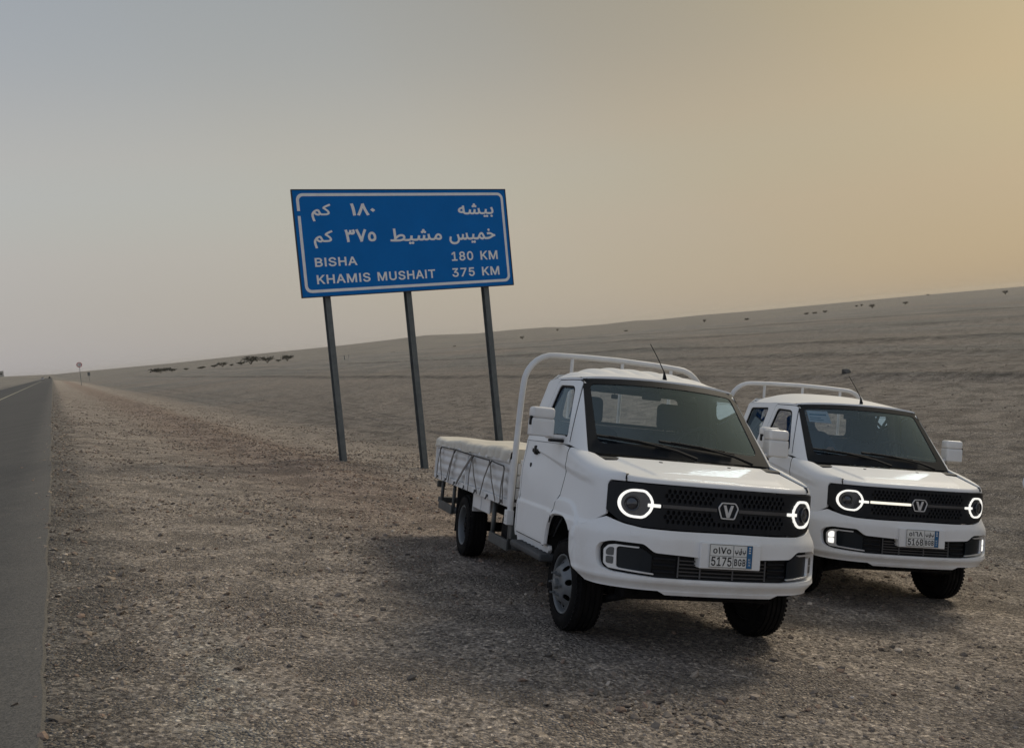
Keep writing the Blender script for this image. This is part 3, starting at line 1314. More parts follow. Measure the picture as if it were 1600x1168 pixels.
def make_wheel(parent, name, x, y, sd, front):
    """steel wheel: disc and barrel, with tyre and hub as sub-parts; outer face at x, sd = side it faces"""
    mb = MB()

    def fn(a, b):
        r = math.hypot(a, b)
        d = .012 + .055 * ss1(r, .165, .10) if front else .075 - .06 * ss1(r, .15, .09)
        return Vector((-.030 + d - .02 * ss1(r, .15, .19), a, b))
    disc = [(.192 * math.cos(2 * PI * k / 40), .192 * math.sin(2 * PI * k / 40)) for k in range(40)]
    holes = []
    for k in range(8):
        g_ = 2 * PI * (k + .3) / 8
        holes.append([(.138 * math.cos(g_) + .019 * math.cos(q), .138 * math.sin(g_) + .022 * math.sin(q)) for q in [2 * PI * i / 10 for i in range(10)]])
    if front:
        panel(mb, disc, holes, fn, .03, .012, ref=(-1, 0, 0))
    else:
        panel(mb, disc, holes, lambda a, b: Vector((-.10 + .03 * ss1(math.hypot(a, b), .10, .05), a, b)), .03, .012, ref=(-1, 0, 0))
    mb.lathe([(-.005, .205), (.004, .203), (.002, .194), (-.014, .188), (-.05, .183), (-.12, .176), (-.15, .19), (-.155, .205)], 48)
    w = mb.build(name, M['rim'], parent, (x, y, WR))
    w.rotation_euler = (0, 0, 0 if sd > 0 else PI)
    mb = MB()
    prof = [(-.012, .198), (.008, .212), (.014, .235), (.012, .262), (.002, .287), (-.010, .302), (-.022, .309)]
    for q in range(4):
        x0 = -.026 - q * .036
        prof += [(x0, .315), (x0 - .026, .316), (x0 - .028, .306), (x0 - .034, .306)]
    prof += [(-.172, .311), (-.185, .300), (-.196, .27), (-.197, .235), (-.188, .212), (-.165, .198)]
    prof = [(a, r * WR / .315) for a, r in prof]
    mb.lathe(prof, 56)
    for k in range(52):
        g_ = 2 * PI * k / 52
        for x0 in (-.008, -.176):
            b = MB().box(x0 - .014, x0 + .010, -.010, .010, .280, .3035)
            mb.add(*(lambda B: (B.v, B.f))(b.xf(Matrix.Rotation(g_, 4, 'X'))), smooth=False)
    mb.build('tyre', M['tyre'], w)
    mb = MB()
    mb.lathe([(-.06, .02), (-.055, .16), (-.075, .172), (-.152, .176), (-.156, .196), (-.162, .196), (-.164, .02)], 32)
    mb.build('brake_drum', M['dark'], w)
    mb = MB()
    if front:
        mb.lathe([(.030, .001), (.066, .001), (.066, .028), (.062, .034), (.030, .038), (.030, .062), (.020, .066)], 24)
    else:
        mb.lathe([(-.07, .001), (-.02, .001), (-.02, .035), (-.03, .042), (-.09, .046)], 24)
    for k in range(6):
        g_ = 2 * PI * k / 6
        c = (0, .078 * math.cos(g_), .078 * math.sin(g_))
        x0 = .03 if front else -.07
        mb.lathe([(x0, .001), (x0 + .042, .001), (x0 + .042, .007), (x0 + .022, .007), (x0 + .022, .013), (x0 - .01, .013)][::-1], 6, c=c)
    mb.build('hub', M['rim'] if front else M['dark'], w)
    return w


def make_truck(name, label, group, pose, long_cab, ribs, plate_ar, plate_la, lit):
    T = empty(name, label, 'truck', group=group)
    T.matrix_world = pose
    CR = 2.37 if long_cab else 1.90            # rear wall of the cab
    P = M['paint']
    # ---- bonnet
    xs = [-.655 + 1.31 * i / 30 for i in range(31)]
    out = [(x, 0.0) for x in xs] + [(lerp1(q, [0, 1], [.655, .689]), .06 + q * (.575 - Cxy(ux(.66))[1])) for q in [i / 8 for i in range(1, 9)]]
    top = [(x, .60 - .085 * (1 - (x / .7) ** 2) - Cxy(ux(x))[1]) for x in [.689 - 1.378 * i / 20 for i in range(1, 20)]]
    out += top + [(-lerp1(q, [0, 1], [.655, .689]), .06 + q * (.575 - Cxy(ux(.66))[1])) for q in [i / 8 for i in range(8, 0, -1)]]
    mb = MB()
    creases = []
    for sg_ in (-1, 1):
        for k_ in (.030, .009, -.012):
            creases.append([(sg_ * (.45 + .26 * (yy - .10) + k_), yy - Cxy(ux(.5))[1] + .026) for yy in np.linspace(.12, .50, 12)])
    panel(mb, out, [], hood_map, .024, .03, ref=(0, .6, .7), lines=creases + [[(q_, e_) for q_ in np.linspace(-.63, .63, 50)] for e_ in (.02, .04, .06)])
    bonnet = mb.build('bonnet', P, T, fix=False)
    for sd in (-1, 1):
        mb = MB()
        pl_ = [hood_map(sd * .652, e_) for e_ in np.linspace(.012, .07, 6)]
        pl_ += [hood_map(sd * lerp1(q, [0, 1], [.654, .687]), .06 + q * (.565 - Cxy(ux(.66))[1])) for q in np.linspace(.05, 1, 12)]
        mb.tube([p + Vector((sd * .0095, 0, -.0035)) for p in pl_], .0058, 6)  # black tube sunk in the bonnet gap, standing in for its shadow
        mb.build('bonnet_gap_shade', M['rubber_trim'], bonnet)
    # washer jets
    for x in (-.28, .24):
        MB().box(x - .012, x + .012, .43, .455, 1.205, 1.222, .004).build('washer_jet', M['black'], bonnet)
    # ---- fenders
    for sd in (-1, 1):
        mb = MB()
        yd = .835
        arch = []
        for k in range(15):
            t = k / 14
            y = .955 + (.545 - .955) * t
            q = 1 - abs((y - AC[0]) / AC[2]) ** 3
            arch.append((uy(y), AC[1] + AC[3] * max(q, 0) ** (1 / 3)))
        ol = [(GU + .006, .872), (GU + .006, 1.070), (GU - .006, 1.091), (ux(.667), 1.093)] + [(uy(y) if y > .2 else ux(float(np.interp(y, _PL[:, 1], _PL[:, 0]))), top_w(y)) for y in np.linspace(Cxy(ux(.667))[1], .72, 18)]
        ol += [(uy(.80), top_w(.80) - .004), (uy(.835), 1.283), (uy(.84), 1.15), (uy(.855), 1.03), (uy(.905), .84)] + arch
        ol += [(uy(.45), .764), (uy(.33), .800), (GU + .07, .838)]
        panel(mb, ol, [], shoulder_map(sd), .021, .026, lines=flank_lines(ol, .006, uy))
        mb.build('fender', P, T, fix=False)
    # ---- bumper with the lower intake cut out
    ub = uy(.525)
    topl = [(ux(x), grille_bottom(x) - .007) for x in [.745 * i / 16 for i in range(17)]]
    side = [(GU + .07, .831), (uy(.33), .793), (uy(.45), .757), (ub, .715), (uy(.505), .66), (uy(.47), .58), (uy(.43), .50), (uy(.385), .455), (uy(.33), .428)]
    half = topl + side
    bot = [(uy(.24), .424), (.5, .424), (.25, .424), (0, .424)]
    ol = half + bot + [(-a, b) for a, b in bot[:-1][::-1]] + [(-a, b) for a, b in side[::-1]] + [(-a, b) for a, b in topl[1:][::-1]]
    hol = [(0, .505), (.46, .509), (.70, .520), (.745, .540), (.762, .575), (.768, .655), (.748, .690), (.70, .714), (.54, .713), (.475, .664), (.20, .653), (0, .653)]
    hr = [(ux(a) if a < .75 else ux(.745) + (a - .745) * 1.25, b) for a, b in hol]
    hole = rounded([(a, b) for a, b in hr[1:-1]] + [(-a, b) for a, b in hr[1:-1][::-1]], .02, 3)
    mb = MB()
    panel(mb, ol, [hole], bump_map, .030, .055, lines=[[(q_ * .97, .496) for q_ in np.linspace(-uy(.36), uy(.36), 40)]])
    bumper = mb.build('bumper', P, T, fix=False)
    mb = MB()
    vl = [(-.43, .4235), (-.38, .400), (.38, .400), (.43, .4235)]
    panel(mb, vl, [], lambda u, z: wrap(u, z, -.006 - (.425 - z) * .4), .04, .05)
    mb.build('bumper_lip', P, bumper, fix=False)
    mb = MB()
    big = [(a * 1.02, .50 + (b - .50) * 1.04 - .006) for a, b in hole]
    panel(mb, big, [], lambda u, z: wrap(u, z, bump_off(u, z) - .052), .05, 0)
    intake = mb.build('lower_intake', M['black'], bumper, fix=False)
    mb = MB()
    for i, z in enumerate((.530, .553, .576, .599, .622)):
        mb.tube([wrap(ux(x), z, -.004) for x in np.linspace(-.31, .31, 15)], .0048, 6)
    for x in (-.31, -.16, .07, .31):
        mb.tube([wrap(ux(x), .515, -.002), wrap(ux(x), .645, -.002)], .006, 6)
    mb.build('intake_bar', M['satin'], intake)
    for sd in (-1, 1):
        mb = MB()
        for z in (.545, .585, .625):
            mb.tube([wrap(ux(sd * x), z, -.008) for x in (.33, .38, .43, .47)], .007, 6)
        mb.build('intake_slat', M['gloss'], intake)
    for sd in (-1, 1):
        mb = MB()

        def fm(o):
            return lambda a, b: wrap(sd * ux(a) if a < .745 else sd * (GU + (a - .745) * 1.3), b, bump_off(ux(.7), b) + o)
        panel(mb, [(.485, .536), (.676, .547), (.680, .668), (.668, .680), (.545, .680), (.485, .642)], [], fm(-.030), .04, .01)
        fog = mb.build('fog_lamp', M['fogglass'], bumper, fix=False)
        mb = MB()
        panel(mb, rounded([(.47, .526), (.712, .540), (.733, .564), (.736, .652), (.717, .682), (.690, .691), (.56, .690), (.565, .682), (.668, .682), (.680, .668), (.676, .556), (.666, .547), (.47, .534)], .006, 2), [], fm(-.012), .03, .02, grid=False)
        mb.build('lamp_surround', M['chrome'], fog, fix=False)
        mb = MB()
        for q_ in ([(.690, .566), (.722, .568), (.724, .612), (.690, .613)], [(.690, .619), (.724, .618), (.725, .648), (.712, .670), (.690, .671)]):
            panel(mb, rounded(q_, .008, 2), [], fm(-.010), .03, .012, grid=False)
        mb.build('daytime_light', M['fog_on'] if lit else M['clear'], fog, fix=False)
    # tow eye cover: a fine square seam
    mb = MB()
    sq = rounded([(-.610, .752), (-.565, .752), (-.558, .786), (-.617, .786)], .006, 2)
    panel(mb, [(ux(a), b) for a, b in sq], [], lambda u, z: bump_map(u, z) + Vector((0, -.0015, 0)), .03, .004)
    mb.build('tow_cover', P, bumper, fix=False)
    mb = MB()
    panel(mb, [(ux(a), b) for a, b in sq], [[(ux(a), b) for a, b in shrink(sq, .003)]], lambda u, z: bump_map(u, z) + Vector((0, -.0008, 0)), .05, 0, grid=False)
    mb.build('cover_seam', M['satin'], bumper, fix=False)
    # ---- grille band: backing, honeycomb, divider, badge
    tb = [(ux(x), 1.088 - .006 * abs(x)) for x in [.745 - 1.49 * i / 24 for i in range(25)]]
    bt = [(ux(x), grille_bottom(x) + .001) for x in [-.745 + 1.49 * i / 24 for i in range(25)]]
    tb[0], tb[-1] = (GU - .012, 1.082), (-GU + .012, 1.082)
    band = tb + [(-GU - .004, 1.06), (-GU - .004, .90)] + bt[1:-1] + [(GU + .004, .90), (GU + .004, 1.06)]
    mb = MB()
    panel(mb, band, [], lambda u, z: wrap(u, z, -.014), .06, 0)
    grille = mb.build('grille', M['black'], T, fix=False)
    cells = []
    px = .0350
    for rows in ((.994, 1.022, 1.050), (.862, .890, .918)):
        for j, z in enumerate(rows):
            nx = 26
            for i in range(nx):
                x = (i - (nx - 1) / 2 + (.5 if j % 2 else 0)) * px
                if abs(x) > .435 or (abs(x) < .092 and z not in (1.050, .862)):
                    continue
                u = ux(x)
                cells.append([(u + .0128 * math.sin(q) * 1.0, z + .0160 * math.cos(q)) for q in [2 * PI * k / 6 for k in range(6)]])
    mb = MB()
    panel(mb, band, cells, lambda u, z: wrap(u, z, .004), .05, .016)
    mb.build('honeycomb', M['gloss'], grille, fix=False)
    mb = MB()
    panel(mb, rounded([(ux(x), .945) for x in (-.44, -.2, -.078)] + [(ux(x), .966) for x in (-.078, -.2, -.44)], .003, 2), [], lambda u, z: wrap(u, z, .012), .05, .012)
    if lit:
        mb.build('light_bar', M['bar_on'], grille, fix=False)
        mb = MB()
    panel(mb, rounded([(ux(x), .945) for x in (.078, .2, .44)] + [(ux(x), .966) for x in (.44, .2, .078)], .003, 2), [], lambda u, z: wrap(u, z, .012), .05, .012)
    mb.build('divider_bar', M['satin'], grille, fix=False)
    hexo = rounded([(-.050, .053), (.050, .053), (.0735, .018), (.048, -.053), (-.048, -.053), (-.0735, .018)], .012, 3)
    bmap = lambda o: (lambda a, b: Vector((a, -.012 - o, .955 + b)))
    mb = MB()
    panel(mb, hexo, [], bmap(0), .03, .02, ref=(0, 1, .95))
    badge = mb.build('badge', M['gloss'], grille, fix=False)
    mb = MB()
    panel(mb, hexo, [shrink(hexo, .0075)], bmap(.006), .03, .008, ref=(0, 1, .95), grid=False)
    vee = [(-.036, .036), (-.018, .036), (.000, -.018), (.018, .036), (.036, .036), (.010, -.042), (-.010, -.042)]
    panel(mb, vee, [], bmap(.006), .03, .008, ref=(0, 1, .95), grid=False)
    mb.build('badge_letter', M['chrome'], badge, fix=False)
    # ---- headlights
    for sd in (-1, 1):
        cx = .597
        R_ = [(cx - a, .957 + b) for a, b in RING]      # bar side towards the middle
        Rm = [(sd * ux(a), b) for a, b in R_]
        Ri = [(sd * ux(a), b) for a, b in inset(R_, .0155)]
        # make sure the inner loop is inside
        if abs(sum(Ri[i - 1][0] * Ri[i][1] - Ri[i][0] * Ri[i - 1][1] for i in range(len(Ri)))) > abs(sum(Rm[i - 1][0] * Rm[i][1] - Rm[i][0] * Rm[i - 1][1] for i in range(len(Rm)))):
            Ri = [(sd * ux(a), b) for a, b in inset(R_, -.0155)]
        mb = MB()
        panel(mb, Rm, [], lambda u, z: wrap(u, z, .006), .04, .006)
        head = mb.build('headlight', M['lens'], T, fix=False)
        mb = MB()
        panel(mb, Rm, [Ri], lambda u, z: wrap(u, z, .013), .03, .010, grid=False)
        bar = rounded([(.455, .944), (.532, .944), (.532, .964), (.455, .964)], .003, 2)
        panel(mb, [(sd * ux(a), b) for a, b in bar], [], lambda u, z: wrap(u, z, .017), .04, .013)
        mb.build('light_ring', M['ring_on'], head, fix=False)
        u0 = sd * ux(.622)
        n = Cn(u0)
        c = wrap(u0, .955, .006)
        bm_ = Matrix.Translation(c) @ Vector((n.x, n.y, 0)).to_track_quat('X', 'Z').to_matrix().to_4x4()
        mb = MB()
        mb.lathe([(.0, .050), (.010, .050), (.010, .046), (.002, .044), (.000, .036), (.006, .034), (.008, .026), (.012, .012), (.013, .0005)], 32)
        mb.xf(bm_)
        mb.build('projector_lens', M['lens'], head)
        mb = MB()
        mb.lathe([(.008, .0520), (.0125, .0510), (.0125, .0485), (.008, .0475)], 32)
        mb.lathe([(.002, .0375), (.006, .0368), (.002, .0355)], 32)
        mb.xf(bm_)
        mb.build('lens_bezel', M['satin'], head)
    # ---- number plate on its plinth
    mb = MB()
    mb.box(-.195, .235, -.052, .03, .590, .752, .006, 2)
    plinth = mb.build('plate_plinth', P, bumper)
    mb = MB()
    X0, X1, Z0, Z1 = -.137, .172, .600, .749
    YP = -.0535
    mb.box(X0, X1, YP - .004, YP, Z0, Z1, .002, 1)
    plate = mb.build('number_plate', M['plate'], T)
    YF = YP - .0055

    def pm(a, b):
        return Vector((X0 + a * (X1 - X0), YF, Z0 + b * (Z1 - Z0)))
    mb = MB()
    mb.add([pm(.868, .03), pm(.985, .03), pm(.985, .97), pm(.868, .97)], [(0, 1, 2, 3)], smooth=False)
    mb.build('plate_band', M['plate_blue'], plate, fix=False)
    mb = MB()
    for a0, a1, b0, b1 in ((.010, .990, .015, .035), (.010, .990, .965, .985), (.010, .020, .015, .985), (.980, .990, .015, .985), (.545, .555, .03, .97), (.860, .868, .03, .97), (.015, .862, .492, .508)):
        mb.add([pm(a0, b0), pm(a1, b0), pm(a1, b1), pm(a0, b1)], [(0, 1, 2, 3)], smooth=False)
    mb.build('plate_line', M['plate_black'], plate, fix=False)
    mb = MB()
    fz = lambda a, b: pm(a, b) + Vector((0, -.0004, 0))
    text_into(mb, plate_ar, (.085, .495, .60, .88), fz, .012)
    text_into(mb, '\u0628 \u0642 \u0628', (.585, .835, .57, .86), fz, .045)
    text_into(mb, plate_la, (.055, .520, .08, .46), fz, .012, INTER)
    text_into(mb, 'BGB', (.580, .840, .11, .41), fz, .02, INTER, 1.15)
    mb.build('plate_lettering', M['plate_black'], plate, fix=False)
    mb = MB()
    fw = lambda a, b: pm(a, b) + Vector((0, -.0006, 0))
    for k, ch in enumerate('KSA'):
        text_into(mb, ch, (.900, .952, .36 - k * .115, .44 - k * .115), fw, .0, INTER)
    for k in range(3):
        mb.add([fw(.905, .66 + k * .1), fw(.948, .66 + k * .1), fw(.948, .71 + k * .1), fw(.905, .71 + k * .1)], [(0, 1, 2, 3)], smooth=False)
    mb.build('band_lettering', M['plate'], plate, fix=False)
    # ---- doors
    for sd in (-1, 1):
        sm_ = shoulder_map(sd)
        dm = lambda y, z: sm_(uy(y), z)
        mb = MB()
        arch = []
        for y in np.linspace(.962, 1.026, 6):
            q = 1 - abs((y - AC[0]) / AC[2]) ** 3
            arch.append((y, AC[1] + AC[3] * max(q, 0) ** (1 / 3)))
        lo = [(.846, 1.277), (.852, 1.15), (.866, 1.03), (.916, .84)] + arch + [(1.034, .545), (1.045, .538), (1.862, .538), (1.862, 1.277)]
        panel(mb, lo, [], dm, .024, .026, lines=flank_lines(lo, .006))
        win = rounded([(.945, 1.335), (1.185, 1.725), (1.510, 1.738), (1.625, 1.335)], [.03, .05, .05, .03], 4)
        up = [(.875, 1.284), (.905, 1.335), (1.135, 1.750), (1.165, 1.768), (1.54, 1.775), (1.57, 1.755), (1.675, 1.34), (1.69, 1.284)]
        panel(mb, up, [win], up_map(sd, .002), .036, .03)
        door = mb.build('door', P, T, fix=False)
        mb = MB()
        panel(mb, inset(win, -.004) if False else win, [rounded([(.968, 1.350), (1.197, 1.708), (1.498, 1.720), (1.600, 1.350)], [.03, .05, .05, .03], 4)], up_map(sd, -.006), .04, .014, grid=False)
        mb.build('window_seal', M['rubber_trim'], door, fix=False)
        mb = MB()
        panel(mb, win, [], up_map(sd, -.014), .06, 0)
        mb.build('side_window', M['sideglass'], door, fix=False)
        mb = MB()
        panel(mb, [(.87, 1.33), (.93, .74), (1.06, .60), (1.84, .60), (1.84, 1.30)], [], lambda y, z: Vector((sd * (lerp1(z, [.6, 1.3], [.79, .755])), y, z)), .10, .01, ref=(sd * 3, 1.2, .9))
        mb.build('door_card', M['trim_in'], door, fix=False)
        mb = MB()  # black strips laid in the door gaps in place of their deep shadow
        sq_ = [(.843, 1.272), (.846, 1.15), (.860, 1.03), (.909, .84), (.957, .715)]
        mb.tube([dm(a_, b_) - Vector((sd * .0035, 0, 0)) for a_, b_ in dens(sq_, .03, False)], .0050, 6)
        sq_ = [(1.865, 1.272), (1.865, .56)]
        mb.tube([dm(a_, b_) - Vector((sd * .0035, 0, 0)) for a_, b_ in dens(sq_, .05, False)], .0045, 6)
        sq_ = [(1.85, .5345), (1.06, .5345)]
        mb.tube([dm(a_, b_) - Vector((sd * .004, 0, 0)) for a_, b_ in dens(sq_, .05, False)], .0045, 6)
        mb.tube([up_map(sd, -.003)(a_, b_) for a_, b_ in dens([(.884, 1.300), (1.131, 1.753), (1.163, 1.7715), (1.542, 1.7785), (1.5735, 1.7565), (1.6785, 1.341)], .03, False)], .0042, 6)
        mb.build('door_gap_shade', M['rubber_trim'], door)
        h = Vector(dm(1.63, 1.205))
        mb = MB()
        mb.box(h.x - .006 * sd - .022, h.x - .006 * sd + .022, 1.545, 1.715, 1.185, 1.222, .014, 3)
        mb.box(h.x - .02, h.x + .02, 1.60, 1.655, 1.172, 1.245, .010, 2)
        mb.build('door_handle', M['black'], door)
        q = Vector(dm(1.69, 1.085))
        mb = MB()
        mb.lathe([(-.01, .018), (.004, .018), (.006, .012), (.004, .001)] if sd > 0 else [(.01, .018), (-.004, .018), (-.006, .012), (-.004, .001)], 14, c=q)
        mb.build('door_lock', M['black'], door)
        # sill under the door
        mb = MB()
        panel(mb, [(1.04, .530), (1.868, .530), (1.868, .452), (1.10, .452), (1.04, .50)], [], lambda y, z: Vector((sd * (.838 - .2 * (.53 - z)), y, z)), .05, .03)
        mb.build('sill', P, T, fix=False)
        # running board
        mb = MB()
        x0, x1 = sorted((sd * .70, sd * .915))
        mb.box(x0, x1, .98, 1.78, .425, .477, .018, 3)
        for k in range(7):
            yk = 1.08 + k * .10
            mb.box(x0 + .06, x1 - .03, yk, yk + .05, .477, .4815, .002, 1)
        mb.box(*sorted((sd * .60, sd * .74)), 1.15, 1.20, .42, .60)
        mb.box(*sorted((sd * .60, sd * .74)), 1.60, 1.65, .42, .60)
        mb.build('running_board', M['step'], T)
    # ---- cab shell: pillars, sides behind the doors, rear wall
    mb = MB()
    for sd in (-1, 1):
        up = [(.690, 1.247)] + [(WB[1] + (WT[1] - WB[1]) * b + .004, WB[2] + (WT[2] - WB[2]) * b) for b in np.linspace(.06, .97, 12)] + [(1.185, 1.790)]
        ro = [(1.30, 1.797), (1.60, 1.797), (CR - .10, 1.785), (CR - .06, 1.765), (CR - .015, 1.45), (CR, 1.283)]
        dcut = [(1.697, 1.283), (1.682, 1.342), (1.577, 1.758), (1.544, 1.782), (1.162, 1.775), (1.130, 1.755), (.898, 1.338), (.868, 1.283)]
        o_ = up + ro + dcut + [(.80, 1.268), (.74, 1.254)]
        holes = []
        if long_cab:
            holes = [rounded([(1.790, 1.352), (1.735, 1.742), (2.20, 1.735), (2.29, 1.352)], .04, 4)]
        panel(mb, o_, holes, up_map(sd), .034, .03)
        panel(mb, [(1.868, .50), (CR, .50), (CR, 1.279), (1.868, 1.279)], [], lambda y, z: shoulder_map(sd)(uy(y), z), .04, .03)
        if long_cab:
            pass
    wx = .56
    rw = rounded([(-wx, 1.46), (-wx + .03, 1.755), (wx - .03, 1.755), (wx, 1.46)], .05, 4)
    back = [(-.80, .50), (-.825, .8), (-.82, 1.0), (-.80, 1.283), (-.735, 1.55), (-.675, 1.77), (-.6, 1.84), (0, 1.90), (.6, 1.84), (.675, 1.77), (.735, 1.55), (.80, 1.283), (.82, 1.0), (.825, .8), (.80, .50)]
    panel(mb, back, [rw], lambda x, z: Vector((x, CR - .002 - .05 * ss1(z, 1.4, 1.8), z)), .07, .02)
    shell = mb.build('cab_shell', P, T, fix=False)
    mb = MB()
    panel(mb, inset(rw, 0), [], lambda x, z: Vector((x, CR - .012 - .05 * ss1(z, 1.4, 1.8), z)), .1, 0)
    mb.build('rear_window', M['sideglass'], shell, fix=False)
    mb = MB()
    panel(mb, rw, [rounded([(-wx + .03, 1.485), (-wx + .055, 1.732), (wx - .055, 1.732), (wx - .03, 1.485)], .05, 4)], lambda x, z: Vector((x, CR - .016 - .05 * ss1(z, 1.4, 1.8), z)), .1, .012, ref=(0, 9, 1), grid=False)
    mb.build('window_seal', M['rubber_trim'], shell, fix=False)
    if long_cab:
        for sd in (-1, 1):
            mb = MB()
            panel(mb, holes[0], [], up_map(sd, -.012), .08, 0)
            qg = mb.build('quarter_window', M['sideglass'], shell, fix=False)
            mb = MB()
            panel(mb, holes[0], [rounded([(1.812, 1.372), (1.757, 1.724), (2.185, 1.717), (2.262, 1.372)], .04, 4)], up_map(sd, -.006), .06, .014, grid=False)
            mb.build('window_seal', M['rubber_trim'], qg, fix=False)
            mb = MB()
            mb.tube([(sd * .60, 1.80, 1.73), (sd * .66, 2.0, 1.58), (sd * .70, 2.24, 1.40)], .016, 6)
            mb.tube([(sd * .66, 2.0, 1.58), (sd * .62, 2.22, 1.74)], .014, 6)
            mb.build('belt_strap', M['dash'], qg)
    # ---- roof with pressed ribs, aerial
    mb = MB()
    rm = roof_map(CR - .045, ribs)
    rl = [(-1 + 2 * i / 24, 0.0) for i in range(25)] + [(1, q / 10) for q in range(1, 11)] + [(1 - 2 * i / 24, 1.0) for i in range(1, 25)] + [(-1, 1 - q / 10) for q in range(1, 10)]
    panel(mb, rl, [], rm, .030, .02, ref=(0, 1.5, 1.2))
    for sd in (-1, 1):            # rolled gutter between roof and side
        mb.grid(lambda a, b: Vector((sd * (lerp1(b, [0, 1], [rm(1, a).x, up_x(lerp1(a, [0, 1], [1.19, CR - .07]), 1.793)]) + .012 * math.sin(PI * b)), lerp1(b, [0, 1], [rm(1, a).y, lerp1(a, [0, 1], [1.19, CR - .07])]), lerp1(b, [0, 1], [rm(1, a).z, 1.790]))), 16, 5)
    roof = mb.build('roof', P, T, fix=False)
    mb = MB()
    zb = ws_map(.05, 1.0).z + .036
    mb.tube([(.033, 1.145, zb - .01), (.033, 1.150, zb + .012), (.030, 1.158, zb + .05)], [.018, .014, .006], 10)
    mb.tube([(.030, 1.158, zb + .05), (-.02, 1.19, zb + .16), (-.075, 1.22, zb + .262)], [.0042, .0034, .0026], 6)
    mb.build('aerial', M['black'], roof)
    # ---- windscreen: glass, black border, wipers
    full = [(-1 + 2 * i / 24, 0.0) for i in range(25)] + [(1, q / 10) for q in range(1, 11)] + [(1 - 2 * i / 24, 1.0) for i in range(1, 25)] + [(-1, 1 - q / 10) for q in range(1, 10)]
    mb = MB()
    panel(mb, full, [], lambda a, b: ws_map(a, b, .006), .05, 0)
    scr = mb.build('windscreen', M['glass'], T, fix=False)
    hole = rounded([(-.905, .125), (-.40, .150), (.40, .150), (.905, .125), (.925, .925), (-.925, .925)], [.09, .01, .01, .09, .07, .07], 5)
    mb = MB()
    panel(mb, full, [hole], lambda a, b: ws_map(a, b, .001), .05, .004)
    mb.build('screen_border', M['frit'], scr, fix=False)
    mb = MB()
    cw = [(-.735 + 1.47 * i / 20, .0) for i in range(21)] + [(.735 - 1.47 * i / 20, .10) for i in range(21)]
    panel(mb, cw, [], lambda x, e: Vector((x, .57 - .085 * (1 - (x / .715) ** 2) + e, 1.218 + .22 * e - .016 * (x / .66) ** 2)), .06, .01, ref=(0, .6, .5))
    mb.build('cowl', M['black'], T, fix=False)

    def on_ws(x, z, o):
        b = (z - WB[2]) / (WT[2] - WB[2])
        a = x / (WB[0] + (WT[0] - WB[0]) * b)
        p = ws_map(a, b)
        return Vector((p.x, p.y - .75 * o, p.z + .66 * o))
    for (bx0, bz0, bx1, bz1, pvx, pvz) in ((-.64, 1.352, -.10, 1.305, .06, 1.238), (-.19, 1.345, .40, 1.300, .53, 1.236)):
        mb = MB()
        pts = [on_ws(bx0 + (bx1 - bx0) * t, bz0 + (bz1 - bz0) * t, .016) for t in np.linspace(0, 1, 8)]
        mb.tube(pts, .011, 6)
        mb.tube([p + Vector((0, -.010, .008)) for p in pts[1:-1]], .006, 6)
        wip = mb.build('wiper', M['rubber_trim'], scr)
        mb = MB()
        mid = .5 * (pts[3] + pts[4])
        mb.tube([on_ws(pvx, pvz, .028), on_ws(lerp1(.35, [0, 1], [pvx, mid.x]), lerp1(.35, [0, 1], [pvz, mid.z]), .040), mid + Vector((0, -.012, .01))], [.012, .010, .006], 6)
        mb.build('wiper_arm', M['rubber_trim'], wip)
    # ---- cabin
    mb = MB()
    mb.box(-.74, .74, .64, 1.02, 1.06, 1.235, .05, 3)
    mb.box(-.72, .72, .50, .80, 1.10, 1.225, .03, 2)
    mb.box(.10, .52, .66, .98, 1.15, 1.30, .06, 3)
    mb.build('dashboard', M['dash'], T)
    mb = MB()
    mb.box(-.74, .74, 1.10, CR - .03, .44, .62, .02, 1)
    mb.box(-.56, .56, .36, 1.10, .44, .98, .03, 1)
    mb.box(-.74, .74, .60, .68, .70, 1.20)
    mb.build('floor_pan', M['dark'], T)
    mb = MB()
    panel(mb, [(-.77, .62), (.77, .62), (.745, 1.28), (.66, 1.72), (-.66, 1.72), (-.745, 1.28)], [rounded([(-wx - .01, 1.45), (-wx + .02, 1.74), (wx - .02, 1.74), (wx + .01, 1.45)], .05, 4)], lambda x, z: Vector((x, CR - .05 - .05 * ss1(z, 1.4, 1.8), z)), .15, .01, ref=(0, 9, 1))
    panel(mb, [(-.60, 1.15), (.60, 1.15), (.62, CR - .09), (-.62, CR - .09)], [], lambda x, y: Vector((x, y, lerp1(y, [1.1, 1.35], [1.772, 1.800]))), .2, .01, ref=(0, 1.5, 3))
    mb.build('cab_lining', M['wall_in'], T, fix=False)
    for sx, wid in ((-.41, .27), (.33, .25)):
        mb = MB()
        mb.box(sx - wid, sx + wid, 1.02, 1.52, .74, .95, .07, 4)
        st = mb.build('seat', M['seat'], T)
        mb = MB()
        b = MB().box(-wid + .01, wid - .01, -.075, .075, 0, .56, .07, 4)
        b.xf(Matrix.Translation((sx, 1.49, .88)) @ Matrix.Rotation(-.16, 4, 'X'))
        mb.add(b.v, b.f, b.n)
        mb.build('backrest', M['seat'], st)
        mb = MB()
        b = MB().box(-.125, .125, -.05, .05, .0, .215, .045, 4)
        b.xf(Matrix.Translation((sx, 1.585, 1.462)) @ Matrix.Rotation(-.08, 4, 'X'))
        mb.add(b.v, b.f, b.n)
        for q in (-.05, .05):
            mb.tube([(sx + q, 1.58, 1.40), (sx + q, 1.59, 1.50)], .007, 6)
        mb.build('headrest', M['seat'], st)
    mb = MB()
    ring = []
    sw = Matrix.Translation((.31, 1.06, 1.325)) @ Matrix.Rotation(math.radians(-62), 4, 'X')
    n = 32
    vs, fs = [], []
